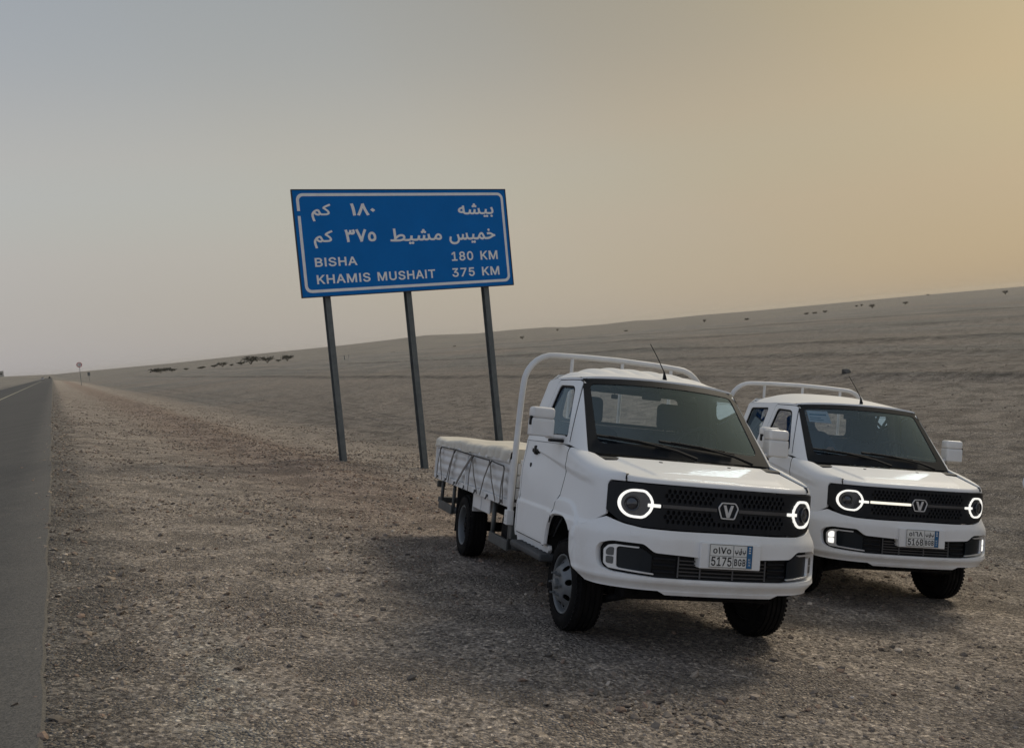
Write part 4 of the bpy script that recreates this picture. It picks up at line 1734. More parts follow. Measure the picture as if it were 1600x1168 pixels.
    for i in range(n):
        g_ = 2 * PI * i / n
        for k in range(8):
            h_ = 2 * PI * k / 8
            r = .178 + .0145 * math.cos(h_)
            vs.append((r * math.cos(g_), r * math.sin(g_), .0145 * math.sin(h_)))
    for i in range(n):
        for k in range(8):
            fs.append((i * 8 + k, ((i + 1) % n) * 8 + k, ((i + 1) % n) * 8 + (k + 1) % 8, i * 8 + (k + 1) % 8))
    b = MB().add(vs, fs)
    b.box(-.06, .06, -.05, .05, -.03, .012, .02, 2)
    b.tube([(-.17, 0, 0), (0, 0, -.01), (.17, 0, 0)], .013, 6)
    b.tube([(0, -.17, 0), (0, 0, -.01)], .013, 6)
    b.xf(sw)
    mb.add(b.v, b.f)
    mb.tube([sw @ Vector((0, 0, -.02)), sw @ Vector((0, 0, -.30))], .035, 8)
    mb.build('steering_wheel', M['dash'], T)
    mb = MB()
    mb.box(-.13, .03, 1.165, 1.19, 1.672, 1.735, .012, 3)
    mb.tube([(-.02, 1.185, 1.71), (.02, 1.17, 1.765), (.02, 1.15, 1.79)], .010, 6)
    mb.build('rear_view_mirror', M['dash'], T)
    for x0, x1 in ((-.58, -.12), (.12, .56)):
        mb = MB()
        mb.box(x0, x1, 1.20, 1.40, 1.752, 1.772, .009, 2)
        mb.build('sun_visor', M['wall_in'], T)
    for sd in (-1, 1):
        mb = MB()
        mb.tube([(sd * .70, 1.16, 1.46), (sd * .655, 1.15, 1.54), (sd * .645, 1.17, 1.62), (sd * .66, 1.22, 1.60), (sd * .69, 1.22, 1.48)], .012, 6)
        mb.build('grab_handle', M['trim_in'], T)
    if long_cab:
        a0, a1, b0, b1 = -.875, -.575, .700, .900
        mb = MB()
        mb.add([ws_map(a, b, .010) for a, b in ((a0, b0), (a1 + .02, b0 - .02), (a1, b1 - .01), (a0 - .01, b1))], [(0, 1, 2, 3)], smooth=False)
        stk = mb.build('windscreen_sticker', M['paper'], scr, fix=False)
        mb = MB()
        for b_, h_, e_ in ((.82, .022, .95), (.77, .012, .6), (.735, .010, .75)):
            mb.add([ws_map(a, b, .0085) for a, b in ((a0 + .02, b_), (a0 + .02 + (a1 - a0 - .04) * e_, b_ - .01), (a0 + .02 + (a1 - a0 - .04) * e_, b_ + h_ - .01), (a0 + .02, b_ + h_))], [(0, 1, 2, 3)], smooth=False)
        mb.build('sticker_print', M['paper_ink'], stk, fix=False)
    else:
        mb = MB()
        mb.lathe([(-.012, .001), (-.012, .022), (0, .028), (.012, .022), (.012, .001)], 16, 'y', (-.365, 1.16, 1.722))
        mb.tube([(-.365, 1.16, 1.79), (-.365, 1.16, 1.745)], .003, 5)
        mb.tube([(-.365, 1.16, 1.70), (-.365, 1.16, 1.685)], .003, 5)
        mb.box(-.392, -.338, 1.15, 1.17, 1.655, 1.688, .008, 2)
        mb.build('hanging_ornament', M['dash'], T)
    # ---- wing mirrors
    for sd in (-1, 1):
        mb = MB()
        x0, x1 = sorted((sd * .885, sd * 1.058))
        mb.box(x0, x1, .975, 1.085, 1.322, 1.447, .014, 3)
        mb.box(x0 + .004, x1 - .004, .979, 1.081, 1.40, 1.452, .004, 1)
        mb.box(x0 - .001, x1 + .001, .974, 1.086, 1.450, 1.535, .024, 3)
        mb.box(*sorted((sd * .78, sd * .93)), 1.0, 1.06, 1.312, 1.345, .012, 2)
        mr = mb.build('wing_mirror', M['white2'], T)
        mb = MB()
        mb.box(x0 + .014, x1 - .014, 1.084, 1.090, 1.335, 1.52, .006, 1)
        mb.build('mirror_glass', M['chrome'], mr)
        mb = MB()
        mb.box(*sorted((sd * 1.045, sd * 1.068)), .99, 1.03, 1.40, 1.465, .006, 2)
        mb.build('side_repeater', M['black'], mr)
        mb = MB()
        mb.box(*sorted((sd * .78, sd * .90)), .99, 1.07, 1.290, 1.311, .008, 2)
        mb.build('mirror_foot', M['rubber_trim'], mr)
    # ---- wheels, axles, chassis
    for sd in (-1, 1):
        make_wheel(T, 'wheel', sd * .800, FWY, sd, True)
        make_wheel(T, 'wheel', sd * .800, RWY, sd, False)
        mb = MB()           # wheel house liner
        pr = []
        for k in range(13):
            g_ = PI * k / 12 - .15
            pr.append((FWY + .345 * math.cos(g_), .43 + .375 * math.sin(g_)))
        vs = [(sd * .55, y, z) for y, z in pr] + [(sd * .815, y, z) for y, z in pr]
        nn = len(pr)
        mb.add(vs, [(i, i + 1, i + 1 + nn, i + nn) for i in range(nn - 1)])
        mb.build('wheel_liner', M['rubber_trim'], T, fix=False)
        mb = MB()
        mb.box(*sorted((sd * .60, sd * .80)), 1.085, 1.10, .22, .60, .004, 1)
        mb.build('mud_flap', M['rubber_trim'], T)
    mb = MB()
    for sd in (-1, 1):
        mb.box(*sorted((sd * .34, sd * .42)), .25, 5.45, .46, .58)
    for y in (.45, 1.4, 2.3, 3.2, 4.3, 5.3):
        mb.box(-.34, .34, y, y + .08, .48, .56)
    mb.build('chassis', M['dark'], T)
    mb = MB()
    mb.tube([(-.66, FWY, .30), (.66, FWY, .30)], .045, 8)
    mb.box(-.52, .52, .62, .90, .27, .40, .03, 2)
    mb.box(-.55, .55, .30, .44, .315, .40, .02, 2)
    for x in (-.45, -.28, -.1, .08, .26, .44):
        mb.lathe([(-.012, .001), (-.012, .014), (0, .014)], 6, 'y', (x, .292, .352))
    mb.tube([(-.50, .36, .33), (-.58, .52, .27), (-.62, .75, .25)], .028, 8)
    mb.tube([(.50, .36, .33), (.58, .52, .27), (.62, .75, .25)], .028, 8)
    mb.box(-.62, .62, .16, .34, .40, .46, .01, 1)
    mb.build('front_axle', M['dark'], T)
    mb = MB()
    mb.tube([(-.66, RWY, .315), (-.2, RWY, .315), (-.13, RWY, .315), (.13, RWY, .315), (.2, RWY, .315), (.66, RWY, .315)], [.05, .05, .14, .14, .05, .05], 10)
    mb.build('rear_axle', M['dark'], T)
    mb = MB()
    mb.box(-.70, -.45, 2.32, 2.85, .30, .56, .03, 2)
    mb.build('battery_box', M['dark'], T)
    mb = MB()
    mb.box(.45, .72, 2.30, 3.1, .30, .58, .05, 3)
    mb.build('fuel_tank', M['dark'], T)
    # ---- cargo bed
    B0, B1 = CR + .25, 5.55
    mb = MB()
    mb.box(-.80, .80, B0 + .02, B1 - .02, .700, .735)
    bed = mb.build('cargo_bed', M['tray'], T)
    prof = [(.0, .755), (.0, .80), (.012, .815), (.012, .855), (.0, .87), (.0, .895), (.012, .91), (.012, .95), (.0, .965), (.0, .985), (.012, 1.0), (.012, 1.035), (.0, 1.05), (.0, 1.062)]
    for sd in (-1, 1):
        mb = MB()
        for y0, y1 in ((B0 + .03, (B0 + B1) / 2 - .012), ((B0 + B1) / 2 + .012, B1 - .03)):
            nn = len(prof)
            vs = [(sd * (.822 + a), y, z) for y in (y0, y1) for a, z in prof] + [(sd * .79, y, z) for y in (y0, y1) for z in (1.062, .755)]
            fs = [(i, i + 1, i + 1 + nn, i + nn) for i in range(nn - 1)]
            fs += [tuple(range(nn)) + (2 * nn, 2 * nn + 1), tuple(range(nn, 2 * nn)) + (2 * nn + 2, 2 * nn + 3), (2 * nn, 2 * nn + 1, 2 * nn + 3, 2 * nn + 2), (nn - 1, 2 * nn - 1, 2 * nn + 2, 2 * nn), (0, nn, 2 * nn + 3, 2 * nn + 1)]
            mb.add(vs, fs, smooth=False)
        side_b = mb.build('side_board', M['tray'], bed)
        mb = MB()
        mb.box(*sorted((sd * .795, sd * .848)), B0, B1, 1.062, 1.100, .008, 2)
        mb.build('top_rail', M['tray'], bed)
        mb = MB()
        mb.box(*sorted((sd * .80, sd * .845)), B0, B1, .690, .752, .006, 2)
        mb.build('bottom_rail', M['tray'], bed)
        for y in (B0 + .02, (B0 + B1) / 2, B1 - .02):
            mb = MB()
            mb.box(*sorted((sd * .80, sd * .852)), y - .022, y + .022, .70, 1.098, .005, 1)
            mb.build('stake', M['tray'], bed)
        for y in np.linspace(B0 + .25, B1 - .2, 7):
            mb = MB()
            mb.box(*sorted((sd * .842, sd * .858)), y - .022, y + .022, .712, .735, .004, 1)
            mb.tube([(sd * .852, y - .015, .72), (sd * .866, y - .012, .690), (sd * .866, y + .012, .690), (sd * .852, y + .015, .72)], .004, 5)
            mb.build('hook', M['guard'], bed)
        # white plate between the cab and the rear wheel, mudguard behind
        mb = MB()
        mb.box(*sorted((sd * .785, sd * .800)), 2.95, 3.62, .545, .695, .004, 1)
        mb.box(*sorted((sd * .55, sd * .80)), 3.615, 3.632, .50, .695, .004, 1)
        mb.box(*sorted((sd * .800, sd * .806)), 3.27, 3.29, .56, .69, .002, 1)
        mb.build('mudguard', M['tray'], bed)
        mb = MB()
        mb.box(*sorted((sd * .58, sd * .80)), 4.36, 4.375, .20, .68, .004, 1)
        mb.build('mud_flap', M['rubber_trim'], bed)
        # side guards: a board on two hangers
        for y0, y1, zl, zh in ((2.25, 2.88, .31, .40), (4.62, 5.34, .35, .445)):
            mb = MB()
            mb.box(*sorted((sd * .775, sd * .805)), y0, y1, zl, zh, .004, 1)
            mb.box(*sorted((sd * .76, sd * .79)), y0, y0 + .05, zl + .02, .70)
            mb.box(*sorted((sd * .76, sd * .79)), y1 - .06, y1 - .005, zl + .02, .70)
            mb.box(*sorted((sd * .45, sd * .775)), y0, y0 + .03, zl + .01, zh - .01)
            mb.build('side_guard', M['guard'], bed)
        mb = MB()
        mb.box(*sorted((sd * .69, sd * .84)), 2.02, 2.09, .44, .62, .006, 1)
        mb.build('guard_bracket', M['guard'], bed)
    for y, nm in ((B0, 'headboard'), (B1 - .03, 'tailboard')):
        mb = MB()
        for k in range(3):
            z0 = .76 + k * .105
            mb.box(-.79, .79, y, y + .028, z0, z0 + .098, .004, 1)
        mb.build(nm, M['tray'], bed)
    mb = MB()
    mb.box(-.78, .78, B1 - .10, B1 - .02, .40, .47, .01, 1)
    for x in (-.5, .5):
        mb.box(x - .03, x + .03, B1 - .09, B1 - .03, .46, .70)
    mb.box(-.80, -.70, B1 - .03, B1 + .03, .58, .66, .01, 1)
    mb.box(.70, .80, B1 - .03, B1 + .03, .58, .66, .01, 1)
    mb.build('rear_bar', M['guard'], bed)
    # roll bar and its uprights
    yb = CR + .14
    path = [(-.855, yb + .01, .585), (-.852, yb + .01, 1.2), (-.845, yb, 1.62), (-.838, yb, 1.74)]
    for k in range(1, 8):
        g_ = PI / 2 * k / 7
        path.append((-.838 + .26 * (1 - math.cos(g_)), yb, 1.74 + .275 * math.sin(g_)))
    half = path + [(-.35, yb, 2.026), (0, yb, 2.032)]
    path = half + [(-x, y, z) for x, y, z in half[:-1][::-1]]
    mb = MB()
    mb.tube(path, .0255, 10)
    bar = mb.build('roll_bar', M['tray'], T)
    for x in (-.42, .045, .51):
        mb = MB()
        mb.tube([(x, yb, 2.015), (x, yb, .75)], .015, 8)
        mb.build('upright', M['tray'], bar)
    for sd in (-1, 1):
        mb = MB()
        mb.box(*sorted((sd * .83, sd * .89)), yb - .03, yb + .06, .56, .68, .004, 1)
        for z in (.59, .64):
            mb.lathe([(sd * .885, .011), (sd * .898, .011), (sd * .898, .001)], 6, 'x', (0, yb + .01, z))
        mb.build('foot_plate', M['tray'], bar)
    mb = MB()
    for z in (.80, .93, 1.06):
        mb.box(-.80, .80, yb - .012, yb + .012, z, z + .045, .004, 1)
    mb.build('cross_bar', M['tray'], bar)
    return T


GROUP = 'white light trucks parked on the slope'
truck1 = make_truck('flatbed_truck', 'white single-cab flatbed truck in front with ribbed roof and covered load', GROUP, POSES[0], False, True, '\u0665\u0661\u0667\u0665', '5175', False)
truck2 = make_truck('flatbed_truck', 'white extended-cab truck behind with quarter window and lit fog lamps', GROUP, POSES[1], True, False, '\u0665\u0661\u0666\u0668', '5168', True)

# ------------------------------------------------------------------ tarpaulin over the load of the first truck
tp = empty('tarpaulin', 'beige canvas tarpaulin stretched over the bed of the front truck', 'tarpaulin')
tp.matrix_world = POSES[0]
Y0, Y1 = 2.19, 5.60


def n1(x, y, seed):
    return float(vnoise(np.array([x]), np.array([y]), seed)[0])


def tarp_fn(a, b):
    """a across (-1..1 over both skirts), b along"""
    y = Y0 + (Y1 - Y0) * b
    w = abs(a)
    sg = 1 if a >= 0 else -1
    bay = (b * 4) % 1
    sag = .030 * max(0.0, math.sin(PI * bay)) ** .8
    ztop = 1.195 - .02 * b + n1(y * 1.4, a * 1.5, 31) * .022 + n1(y * 4, a * 5, 33) * .010 + .012 * abs(math.sin(y * 2.1 + a * 1.2)) ** 6
    if w < .82:
        x = sg * .79 * w / .82
        z = ztop + .022 * math.cos(PI * .5 * w / .82) - sag * .5 * math.sin(PI * w / .82)
        return Vector((x, y, z))
    t = (w - .82) / .18
    pl = math.sin(y * 26 + n1(y * 3, 0, 35) * 11) * .4 + n1(y * 9, t * .6 + 5, 36) * 1.0
    x = .79 + .052 * (1 - (1 - min(1, t * 2.2)) ** 2) + .036 * pl * t ** .7 + .016
    z = ztop - .012 * t - (ztop - (1.080 + .022 * math.sin(PI * bay) + .010 * pl)) * t ** 1.15
    return Vector((sg * x, y, z))


mb = MB()
mb.grid(lambda p, q: tarp_fn(-1 + 2 * p, q), 91, 260)


def tarp_end(p, q):
    a = -.86 + 1.72 * p
    e = tarp_fn(a, 0.0)
    pl = math.sin(a * 26) * .006 * q
    return Vector((e.x, Y0 - .012 - pl - .012 * math.sin(PI * q), e.z - q * (e.z - 1.06)))


mb.grid(tarp_end, 40, 7)
mb.grid(lambda p, q: Vector((tarp_fn(-.86 + 1.72 * p, 1).x, Y1 + .01 + .01 * math.sin(p * 40) * q, tarp_fn(-.86 + 1.72 * p, 1).z - q * .12)), 40, 5)
mb.build('canvas_cover', M['canvas'], tp)


def ribbon(pts, w, t=.003):
    mb = MB()
    for i in range(len(pts) - 1):
        a, b = Vector(pts[i]), Vector(pts[i + 1])
        d = (b - a).normalized()
        s = Vector((1, 0, 0)).cross(d)
        s = s.normalized() * w / 2 if s.length > 1e-4 else Vector((0, w / 2, 0))
        q = Vector((t if i % 2 else -t, 0, 0))
        mb.add([a - s + q, b - s + q, b + s + q, a + s + q, a - s - q, b - s - q, b + s - q, a + s - q], [(0, 1, 2, 3), (7, 6, 5, 4), (0, 4, 5, 1), (1, 5, 6, 2), (2, 6, 7, 3), (3, 7, 4, 0)], smooth=False)
    return mb


for sd in (-1, 1):
    X = sd * .868
    tops = [(5.20, 1.07), (4.42, 1.07), (3.55, 1.05), (2.82, 1.04), (2.30, 1.02)]
    for (p, lows) in zip(tops, (((5.30, .71), (4.98, .71)), ((4.62, .71), (4.72, .73)), ((4.20, .72), (3.62, .70), (3.22, .71)), ((3.10, .71), (2.52, .71)), ((2.36, .71), (2.27, .71)))):
        for i, q in enumerate(lows):
            mid = ((p[0] + q[0]) / 2 + .02, (p[1] + q[1]) / 2)
            ribbon([(X, p[0], p[1]), (X + sd * .004, mid[0], mid[1]), (X, q[0], q[1])], .030 if (p[0] > 3 and i == 0) else .017).build('strap', M['strap'], tp)
    for i in range(len(tops) - 1):
        a, b = tops[i], tops[i + 1]
        mb = MB()
        mb.tube([(X, a[0], a[1] - .03), (X, a[0] - .06, a[1] + .012), (X, (a[0] + b[0]) / 2, (a[1] + b[1]) / 2 + .010), (X, b[0] + .03, b[1] + .012), (X, b[0], b[1] - .02)], .0065, 6)
        mb.build('cord', M['rope'], tp)

# ------------------------------------------------------------------ people
def skin_body(name, joints, bones, mat, parent=None, sub=2):
    """joints: name -> (pos, radius x, radius y); one continuous surface grown from the skeleton"""
    ks = list(joints)
    me = bpy.data.meshes.new(name)
    me.from_pydata([joints[k][0] for k in ks], [(ks.index(a), ks.index(b)) for a, b in bones], [])
    o = bpy.data.objects.new(name, me)
    COL.objects.link(o)
    md = o.modifiers.new('skin', 'SKIN')
    md.use_smooth_shade = True
    for i, k in enumerate(ks):
        v = me.skin_vertices[0].data[i]
        v.radius = joints[k][1:3]
        v.use_root = (i == 0)
    sb = o.modifiers.new('sub', 'SUBSURF')
    sb.levels = sb.render_levels = sub
    dg = bpy.context.evaluated_depsgraph_get()
    dg.update()
    res = bpy.data.meshes.new_from_object(o.evaluated_get(dg))
    res.polygons.foreach_set('use_smooth', [True] * len(res.polygons))
    bpy.data.objects.remove(o)
    res.materials.clear()
    res.materials.append(mat)
    r = bpy.data.objects.new(name, res)
    COL.objects.link(r)
    if parent:
        r.parent = parent
    return r


def hand_bones(J, Bn, w, pal, d, sp, tag_, up):
    """palm and five bent fingers; w wrist joint name, d direction, sp spread direction, up palm normal"""
    w0 = Vector(J[w][0])
    d, sp, up = Vector(d).normalized(), Vector(sp).normalized(), Vector(up).normalized()
    p = w0 + d * .055
    J[tag_ + 'palm'] = (tuple(p), .036, .020)
    Bn.append((w, tag_ + 'palm'))
    for i, (off, ln) in enumerate(((.030, .070), (.010, .082), (-.010, .076), (-.029, .060))):
        a = w0 + d * .095 + sp * off
        b = a + d * ln * .5 + up * -.012
        c = b + d * ln * .35 + up * -.03
        for q, (pp, rr) in enumerate(((a, .0105), (b, .0095), (c, .0075))):
            J['%sf%d%d' % (tag_, i, q)] = (tuple(pp), rr, rr)
        Bn += [(tag_ + 'palm', '%sf%d0' % (tag_, i)), ('%sf%d0' % (tag_, i), '%sf%d1' % (tag_, i)), ('%sf%d1' % (tag_, i), '%sf%d2' % (tag_, i))]
    a = w0 + d * .035 + sp * .042
    b = a + d * .035 + sp * .022
    J[tag_ + 't0'] = (tuple(a), .013, .013)
    J[tag_ + 't1'] = (tuple(b), .009, .009)
    Bn += [(tag_ + 'palm', tag_ + 't0'), (tag_ + 't0', tag_ + 't1')]


def make_head(parent, c, fwd, skin, hair, r=.095, cap=None):
    """head with brow, nose, mouth, ears and hair; c centre, fwd the way it faces"""
    R = Vector(fwd).to_track_quat('Y', 'Z').to_matrix().to_4x4()
    Mx = Matrix.Translation(c) @ R
    bm = bmesh.new()
    bmesh.ops.create_uvsphere(bm, u_segments=32, v_segments=24, radius=1)
    for v in bm.verts:
        x, y, z = v.co
        w = .78 if z > -.2 else .78 - .20 * ss1(-z, .2, 1)
        nx, ny, nz = x * w * r, y * (.98 if y < 0 else .92) * r, z * 1.24 * r
        if y > 0:
            face = y * y
            ny += r * .12 * face * ss1(-z, .3, .8)                         # chin
            ny += r * .30 * math.exp(-(x / .16) ** 2 - ((z + .12) / .22) ** 2) * face   # nose
            ny -= r * .10 * math.exp(-((abs(x) - .36) / .17) ** 2 - ((z - .08) / .13) ** 2) * face   # eye sockets
            ny += r * .07 * math.exp(-(x / .28) ** 2 - ((z + .50) / .08) ** 2) * face   # lips
        v.co = Vector((nx, ny, nz))
    mb = MB()
    mb.bm(bm, True, Mx)
    for sd in (-1, 1):
        b = MB().box(sd * .075 - .008, sd * .075 + .008, -.022, .014, -.03, .03, .007, 2)
        b.xf(Mx)
        mb.add(b.v, b.f)
    hd = mb.build('head', skin, parent)
    mb = MB()
    for sd in (-1, 1):
        bm = bmesh.new()
        bmesh.ops.create_icosphere(bm, subdivisions=2, radius=.0115)
        mb.bm(bm, True, Mx @ Matrix.Translation((sd * .031, .077, .010)))
    mb.build('eye', M['plate'], hd)
    mb = MB()
    bm = bmesh.new()
    bmesh.ops.create_uvsphere(bm, u_segments=28, v_segments=18, radius=1)
    bmesh.ops.delete(bm, geom=[v for v in bm.verts if v.co.z < (.30 if v.co.y > .15 else -.45) and not (v.co.y < -.1 and v.co.z > -.6)], context='VERTS')
    for v in bm.verts:
        k = 1 + .02 * math.sin(v.co.x * 31) * math.sin(v.co.y * 27)
        v.co = Vector((v.co.x * .84 * r * k, v.co.y * 1.05 * r * k, v.co.z * 1.31 * r * k))
    mb.bm(bm, True, Mx)
    mb.build('headcloth' if cap else 'hair', cap or hair, hd)
    return hd


def person_standing(px, py, rz, label):
    P_ = empty('person', label, 'person', (px, py, tz(px, py) - .01), rz)
    # facing local -x: standing in a long white robe, hands on hips
    J = dict(pelvis=((0, 0, .98), .13, .10), waist=((0, 0, 1.14), .13, .10), chest=((0, .01, 1.36), .16, .11), neckb=((0, 0, 1.50), .075, .07), neck=((0, -.01, 1.58), .055, .055), headb=((0, -.02, 1.64), .055, .055))
    Bn = [('pelvis', 'waist'), ('waist', 'chest'), ('chest', 'neckb'), ('neckb', 'neck'), ('neck', 'headb')]
    for s, k in ((-1, 'l'), (1, 'r')):
        J[k + 'hip'] = ((s * .09, 0, .90), .095, .095)
        J[k + 'knee'] = ((s * .11, -.01, .50), .062, .062)
        J[k + 'ank'] = ((s * .12, .02, .09), .040, .042)
        J[k + 'toe'] = ((s * .14, -.15, .035), .040, .028)
        Bn += [('pelvis', k + 'hip'), (k + 'hip', k + 'knee'), (k + 'knee', k + 'ank'), (k + 'ank', k + 'toe')]
        J[k + 'sh'] = ((s * .19, .01, 1.44), .065, .065)
        up_ = s < 0                                   # one arm lifted, the other hanging
        J[k + 'el'] = ((s * .40, .02, 1.42), .044, .044) if up_ else ((s * .25, .03, 1.17), .044, .044)
        J[k + 'wr'] = ((s * .20, -.17, 1.47), .030, .028) if up_ else ((s * .26, -.05, .93), .030, .028)
        Bn += [('chest', k + 'sh'), (k + 'sh', k + 'el'), (k + 'el', k + 'wr')]
        hand_bones(J, Bn, k + 'wr', None, (-s * .7, -.4, .5) if up_ else (0, -.15, -1), (0, -.2, 1) if up_ else (0, -1, 0), k, (0, 1, 0) if up_ else (-s, 0, 0))
    skin_body('body', J, Bn, M['skin'], P_)
    make_head(P_, (0, -.035, 1.72), (-.25, -1, 0), M['skin'], M['hair'], cap=M['kandura'])
    # robe: skirt and body as one fall of cloth, sleeves following the arms
    mb = MB()

    def robe(p, q):
        z = lerp1(q, [0, .12, .3, .45, .62, .8, .93, 1.0], [.12, .35, .75, 1.0, 1.18, 1.38, 1.49, 1.53])
        rx = lerp1(z, [.12, .5, .9, 1.14, 1.36, 1.46, 1.53], [.29, .25, .215, .195, .215, .20, .075])
        ry = lerp1(z, [.12, .5, .9, 1.14, 1.36, 1.46, 1.53], [.24, .20, .165, .145, .145, .11, .07])
        g_ = 2 * PI * p
        f = 1 + .06 * math.sin(g_ * 7 + z * 2) * ss1(z, 1.1, .3) + .015 * math.sin(g_ * 11 + z * 19)
        return Vector((rx * math.cos(g_) * f, ry * math.sin(g_) * f, z))
    mb.grid(robe, 65, 40)
    mb.build('robe', M['kandura'], P_)
    for s in (-1, 1):
        mb = MB()
        A, B, C_ = Vector((s * .15, .01, 1.45)), Vector((s * .41, .02, 1.41)), Vector((s * .215, -.16, 1.465))
        if s > 0:
            A, B, C_ = Vector((.15, .01, 1.45)), Vector((.255, .03, 1.17)), Vector((.262, -.045, .955))
        pts = [A.lerp(B, t / 6) for t in range(6)] + [B + (C_ - B) * (t / 6) for t in range(7)]
        rr = [.095, .088, .082, .078, .076, .078, .080, .075, .072, .070, .068, .066, .066]
        rr = [r + .004 * math.sin(i * 2.3) for i, r in enumerate(rr)]
        mb.tube(pts, rr, 16)
        mb.build('sleeve', M['kandura'], P_)
    return P_


person_standing(3.895, 5.84, math.radians(-12), 'person in a white robe standing at the right edge, only an elbow showing')

# passenger in the second truck
ps = empty('person', 'person in dark clothes sitting on the passenger side of the rear truck', 'person')
ps.matrix_world = POSES[1] @ Matrix.Translation((-.40, 1.33, .93))
J = dict(pelvis=((0, 0, .08), .15, .12), waist=((0, .03, .26), .14, .11), chest=((0, .06, .46), .17, .12), neckb=((0, .05, .60), .07, .065), neck=((0, .03, .66), .055, .055), headb=((0, .02, .70), .055, .055))
Bn = [('pelvis', 'waist'), ('waist', 'chest'), ('chest', 'neckb'), ('neckb', 'neck'), ('neck', 'headb')]
for s, k in ((-1, 'l'), (1, 'r')):
    J[k + 'hip'] = ((s * .10, -.06, .06), .09, .085)
    J[k + 'knee'] = ((s * .13, -.40, .12), .065, .065)
    J[k + 'ank'] = ((s * .13, -.47, -.28), .045, .045)
    J[k + 'toe'] = ((s * .14, -.62, -.32), .04, .03)
    Bn += [('pelvis', k + 'hip'), (k + 'hip', k + 'knee'), (k + 'knee', k + 'ank'), (k + 'ank', k + 'toe')]
    J[k + 'sh'] = ((s * .19, .06, .54), .07, .065)
    el, wr = ((s * .25, -.10, .34), (s * .12, -.27, .42)) if s > 0 else ((-.28, -.10, .36), (-.24, -.20, .56))
    J[k + 'el'] = (el, .05, .05)
    J[k + 'wr'] = (wr, .032, .030)
    Bn += [('chest', k + 'sh'), (k + 'sh', k + 'el'), (k + 'el', k + 'wr')]
b_ = skin_body('body', J, Bn, M['shirt'], ps)
for s, wr, d in ((1, (.12, -.27, .42), (-.5, -.5, .2)), (-1, (-.24, -.20, .56), (.1, -.2, 1))):
    J2 = dict(w=(tuple(Vector(wr)), .030, .028))
    B2 = []
    hand_bones(J2, B2, 'w', None, d, (0, 1, 0) if s > 0 else (1, 0, 0), 'h', (0, 0, 1) if s > 0 else (0, 1, 0))
    skin_body('hand', J2, B2, M['skin'], ps)
make_head(ps, (0.01, .0, .79), (.35, -1, -.1), M['skin'], M['hair'])


# ------------------------------------------------------------------ things far off along the road
def at(px, py, D):
    """ground-plan point at bearing of the photograph's pixel (1600 wide) and distance D"""
    du, dv = px - 800, py - 584
    x = du * math.cos(ROLL) - dv * math.sin(ROLL)
    y = du * math.sin(ROLL) + dv * math.cos(ROLL)
    v = Vector((x / 1372.76, math.cos(PITCH) - math.sin(PITCH) * y / 1372.76, 0))
    return v.x / v.y * D, D


# speed limit sign
x, y = at(125, 580, 200)
sp = empty('speed_sign', 'small round speed limit sign on a thin post by the distant road edge', 'road sign', (x, y, tz(x, y)), math.radians(27))
hz = EYE + .0103 * 200 - sp.location.z
MB().tube([(0, .05, -.3), (0, .05, hz + .4)], .055, 8).build('post', M['post'], sp)
mb = MB()
mb.lathe([(.0, .001), (.0, .58), (.025, .58), (.025, .001)], 28, 'y', (0, 0, hz))
dsc = mb.build('sign_disc', M['sign_white'], sp)
MB().lathe([(-.004, .42), (-.008, .43), (-.008, .575), (-.004, .58)], 28, 'y', (0, 0, hz)).build('rim', M['red'], dsc)
mb = MB()
text_into(mb, '120', (-.30, .30, hz - .18, hz + .18), lambda a, b: (a, -.006, b), .03, INTER)
mb.build('lettering', M['plate_black'], dsc, fix=False)
# sign seen from behind
x, y = at(138.5, 582, 420)
ss_ = empty('road_sign', 'small rectangular sign beyond the round speed limit sign', 'road sign', (x, y, tz(x, y)), math.radians(27))
MB().tube([(0, .05, -.3), (0, .05, 3.6)], .07, 8).build('post', M['post'], ss_)
MB().box(-.55, .55, 0, .03, 2.2, 4.0, .01, 1).build('sign_plate', M['post'], ss_)
# pale block at the left edge
x, y = at(-4, 590, 1230)
bz = tz(x, y)
bd = empty('building', 'small pale flat-roofed building on the far left horizon', 'building', (x, y, bz), math.radians(30))
hb = 8.0
MB().box(-8, 8, 0, 9, -1, hb).build('wall', M['concrete'], bd)
MB().box(-8.3, 8.3, -.3, 9.3, hb, hb + .5).build('roof', M['concrete'], bd)
for u in (-5, 0, 5):
    f_ = MB().box(u - 1.2, u + 1.2, -.05, .0, hb - 4.6, hb - 2.2).build('window', M['dark'], bd)
# lone mast and two marker posts
x, y = at(444.5, 548, 780)
ms_ = MB().tube([(0, 0, -1), (0, 0, 8.0)], [.10, .05], 6).build('mast', M['post'], None, (x, y, tz(x, y)))
tag(ms_, 'thin mast standing above the skyline left of the blue sign', 'mast')
for i, (px, dd, hh) in enumerate(((538, 300, 1.5), (545, 300, 1.5))):
    x, y = at(px, 556, dd)
    mp_ = MB().box(-.12, .12, -.12, .12, -.3, hh, .02, 1).build('marker_post', M['concrete'] if i else M['post'], None, (x, y, tz(x, y)))
    tag(mp_, ('left of two short posts' if i == 0 else 'right of two short posts') + ' far behind the left sign post', 'post', 'marker posts on the plain')
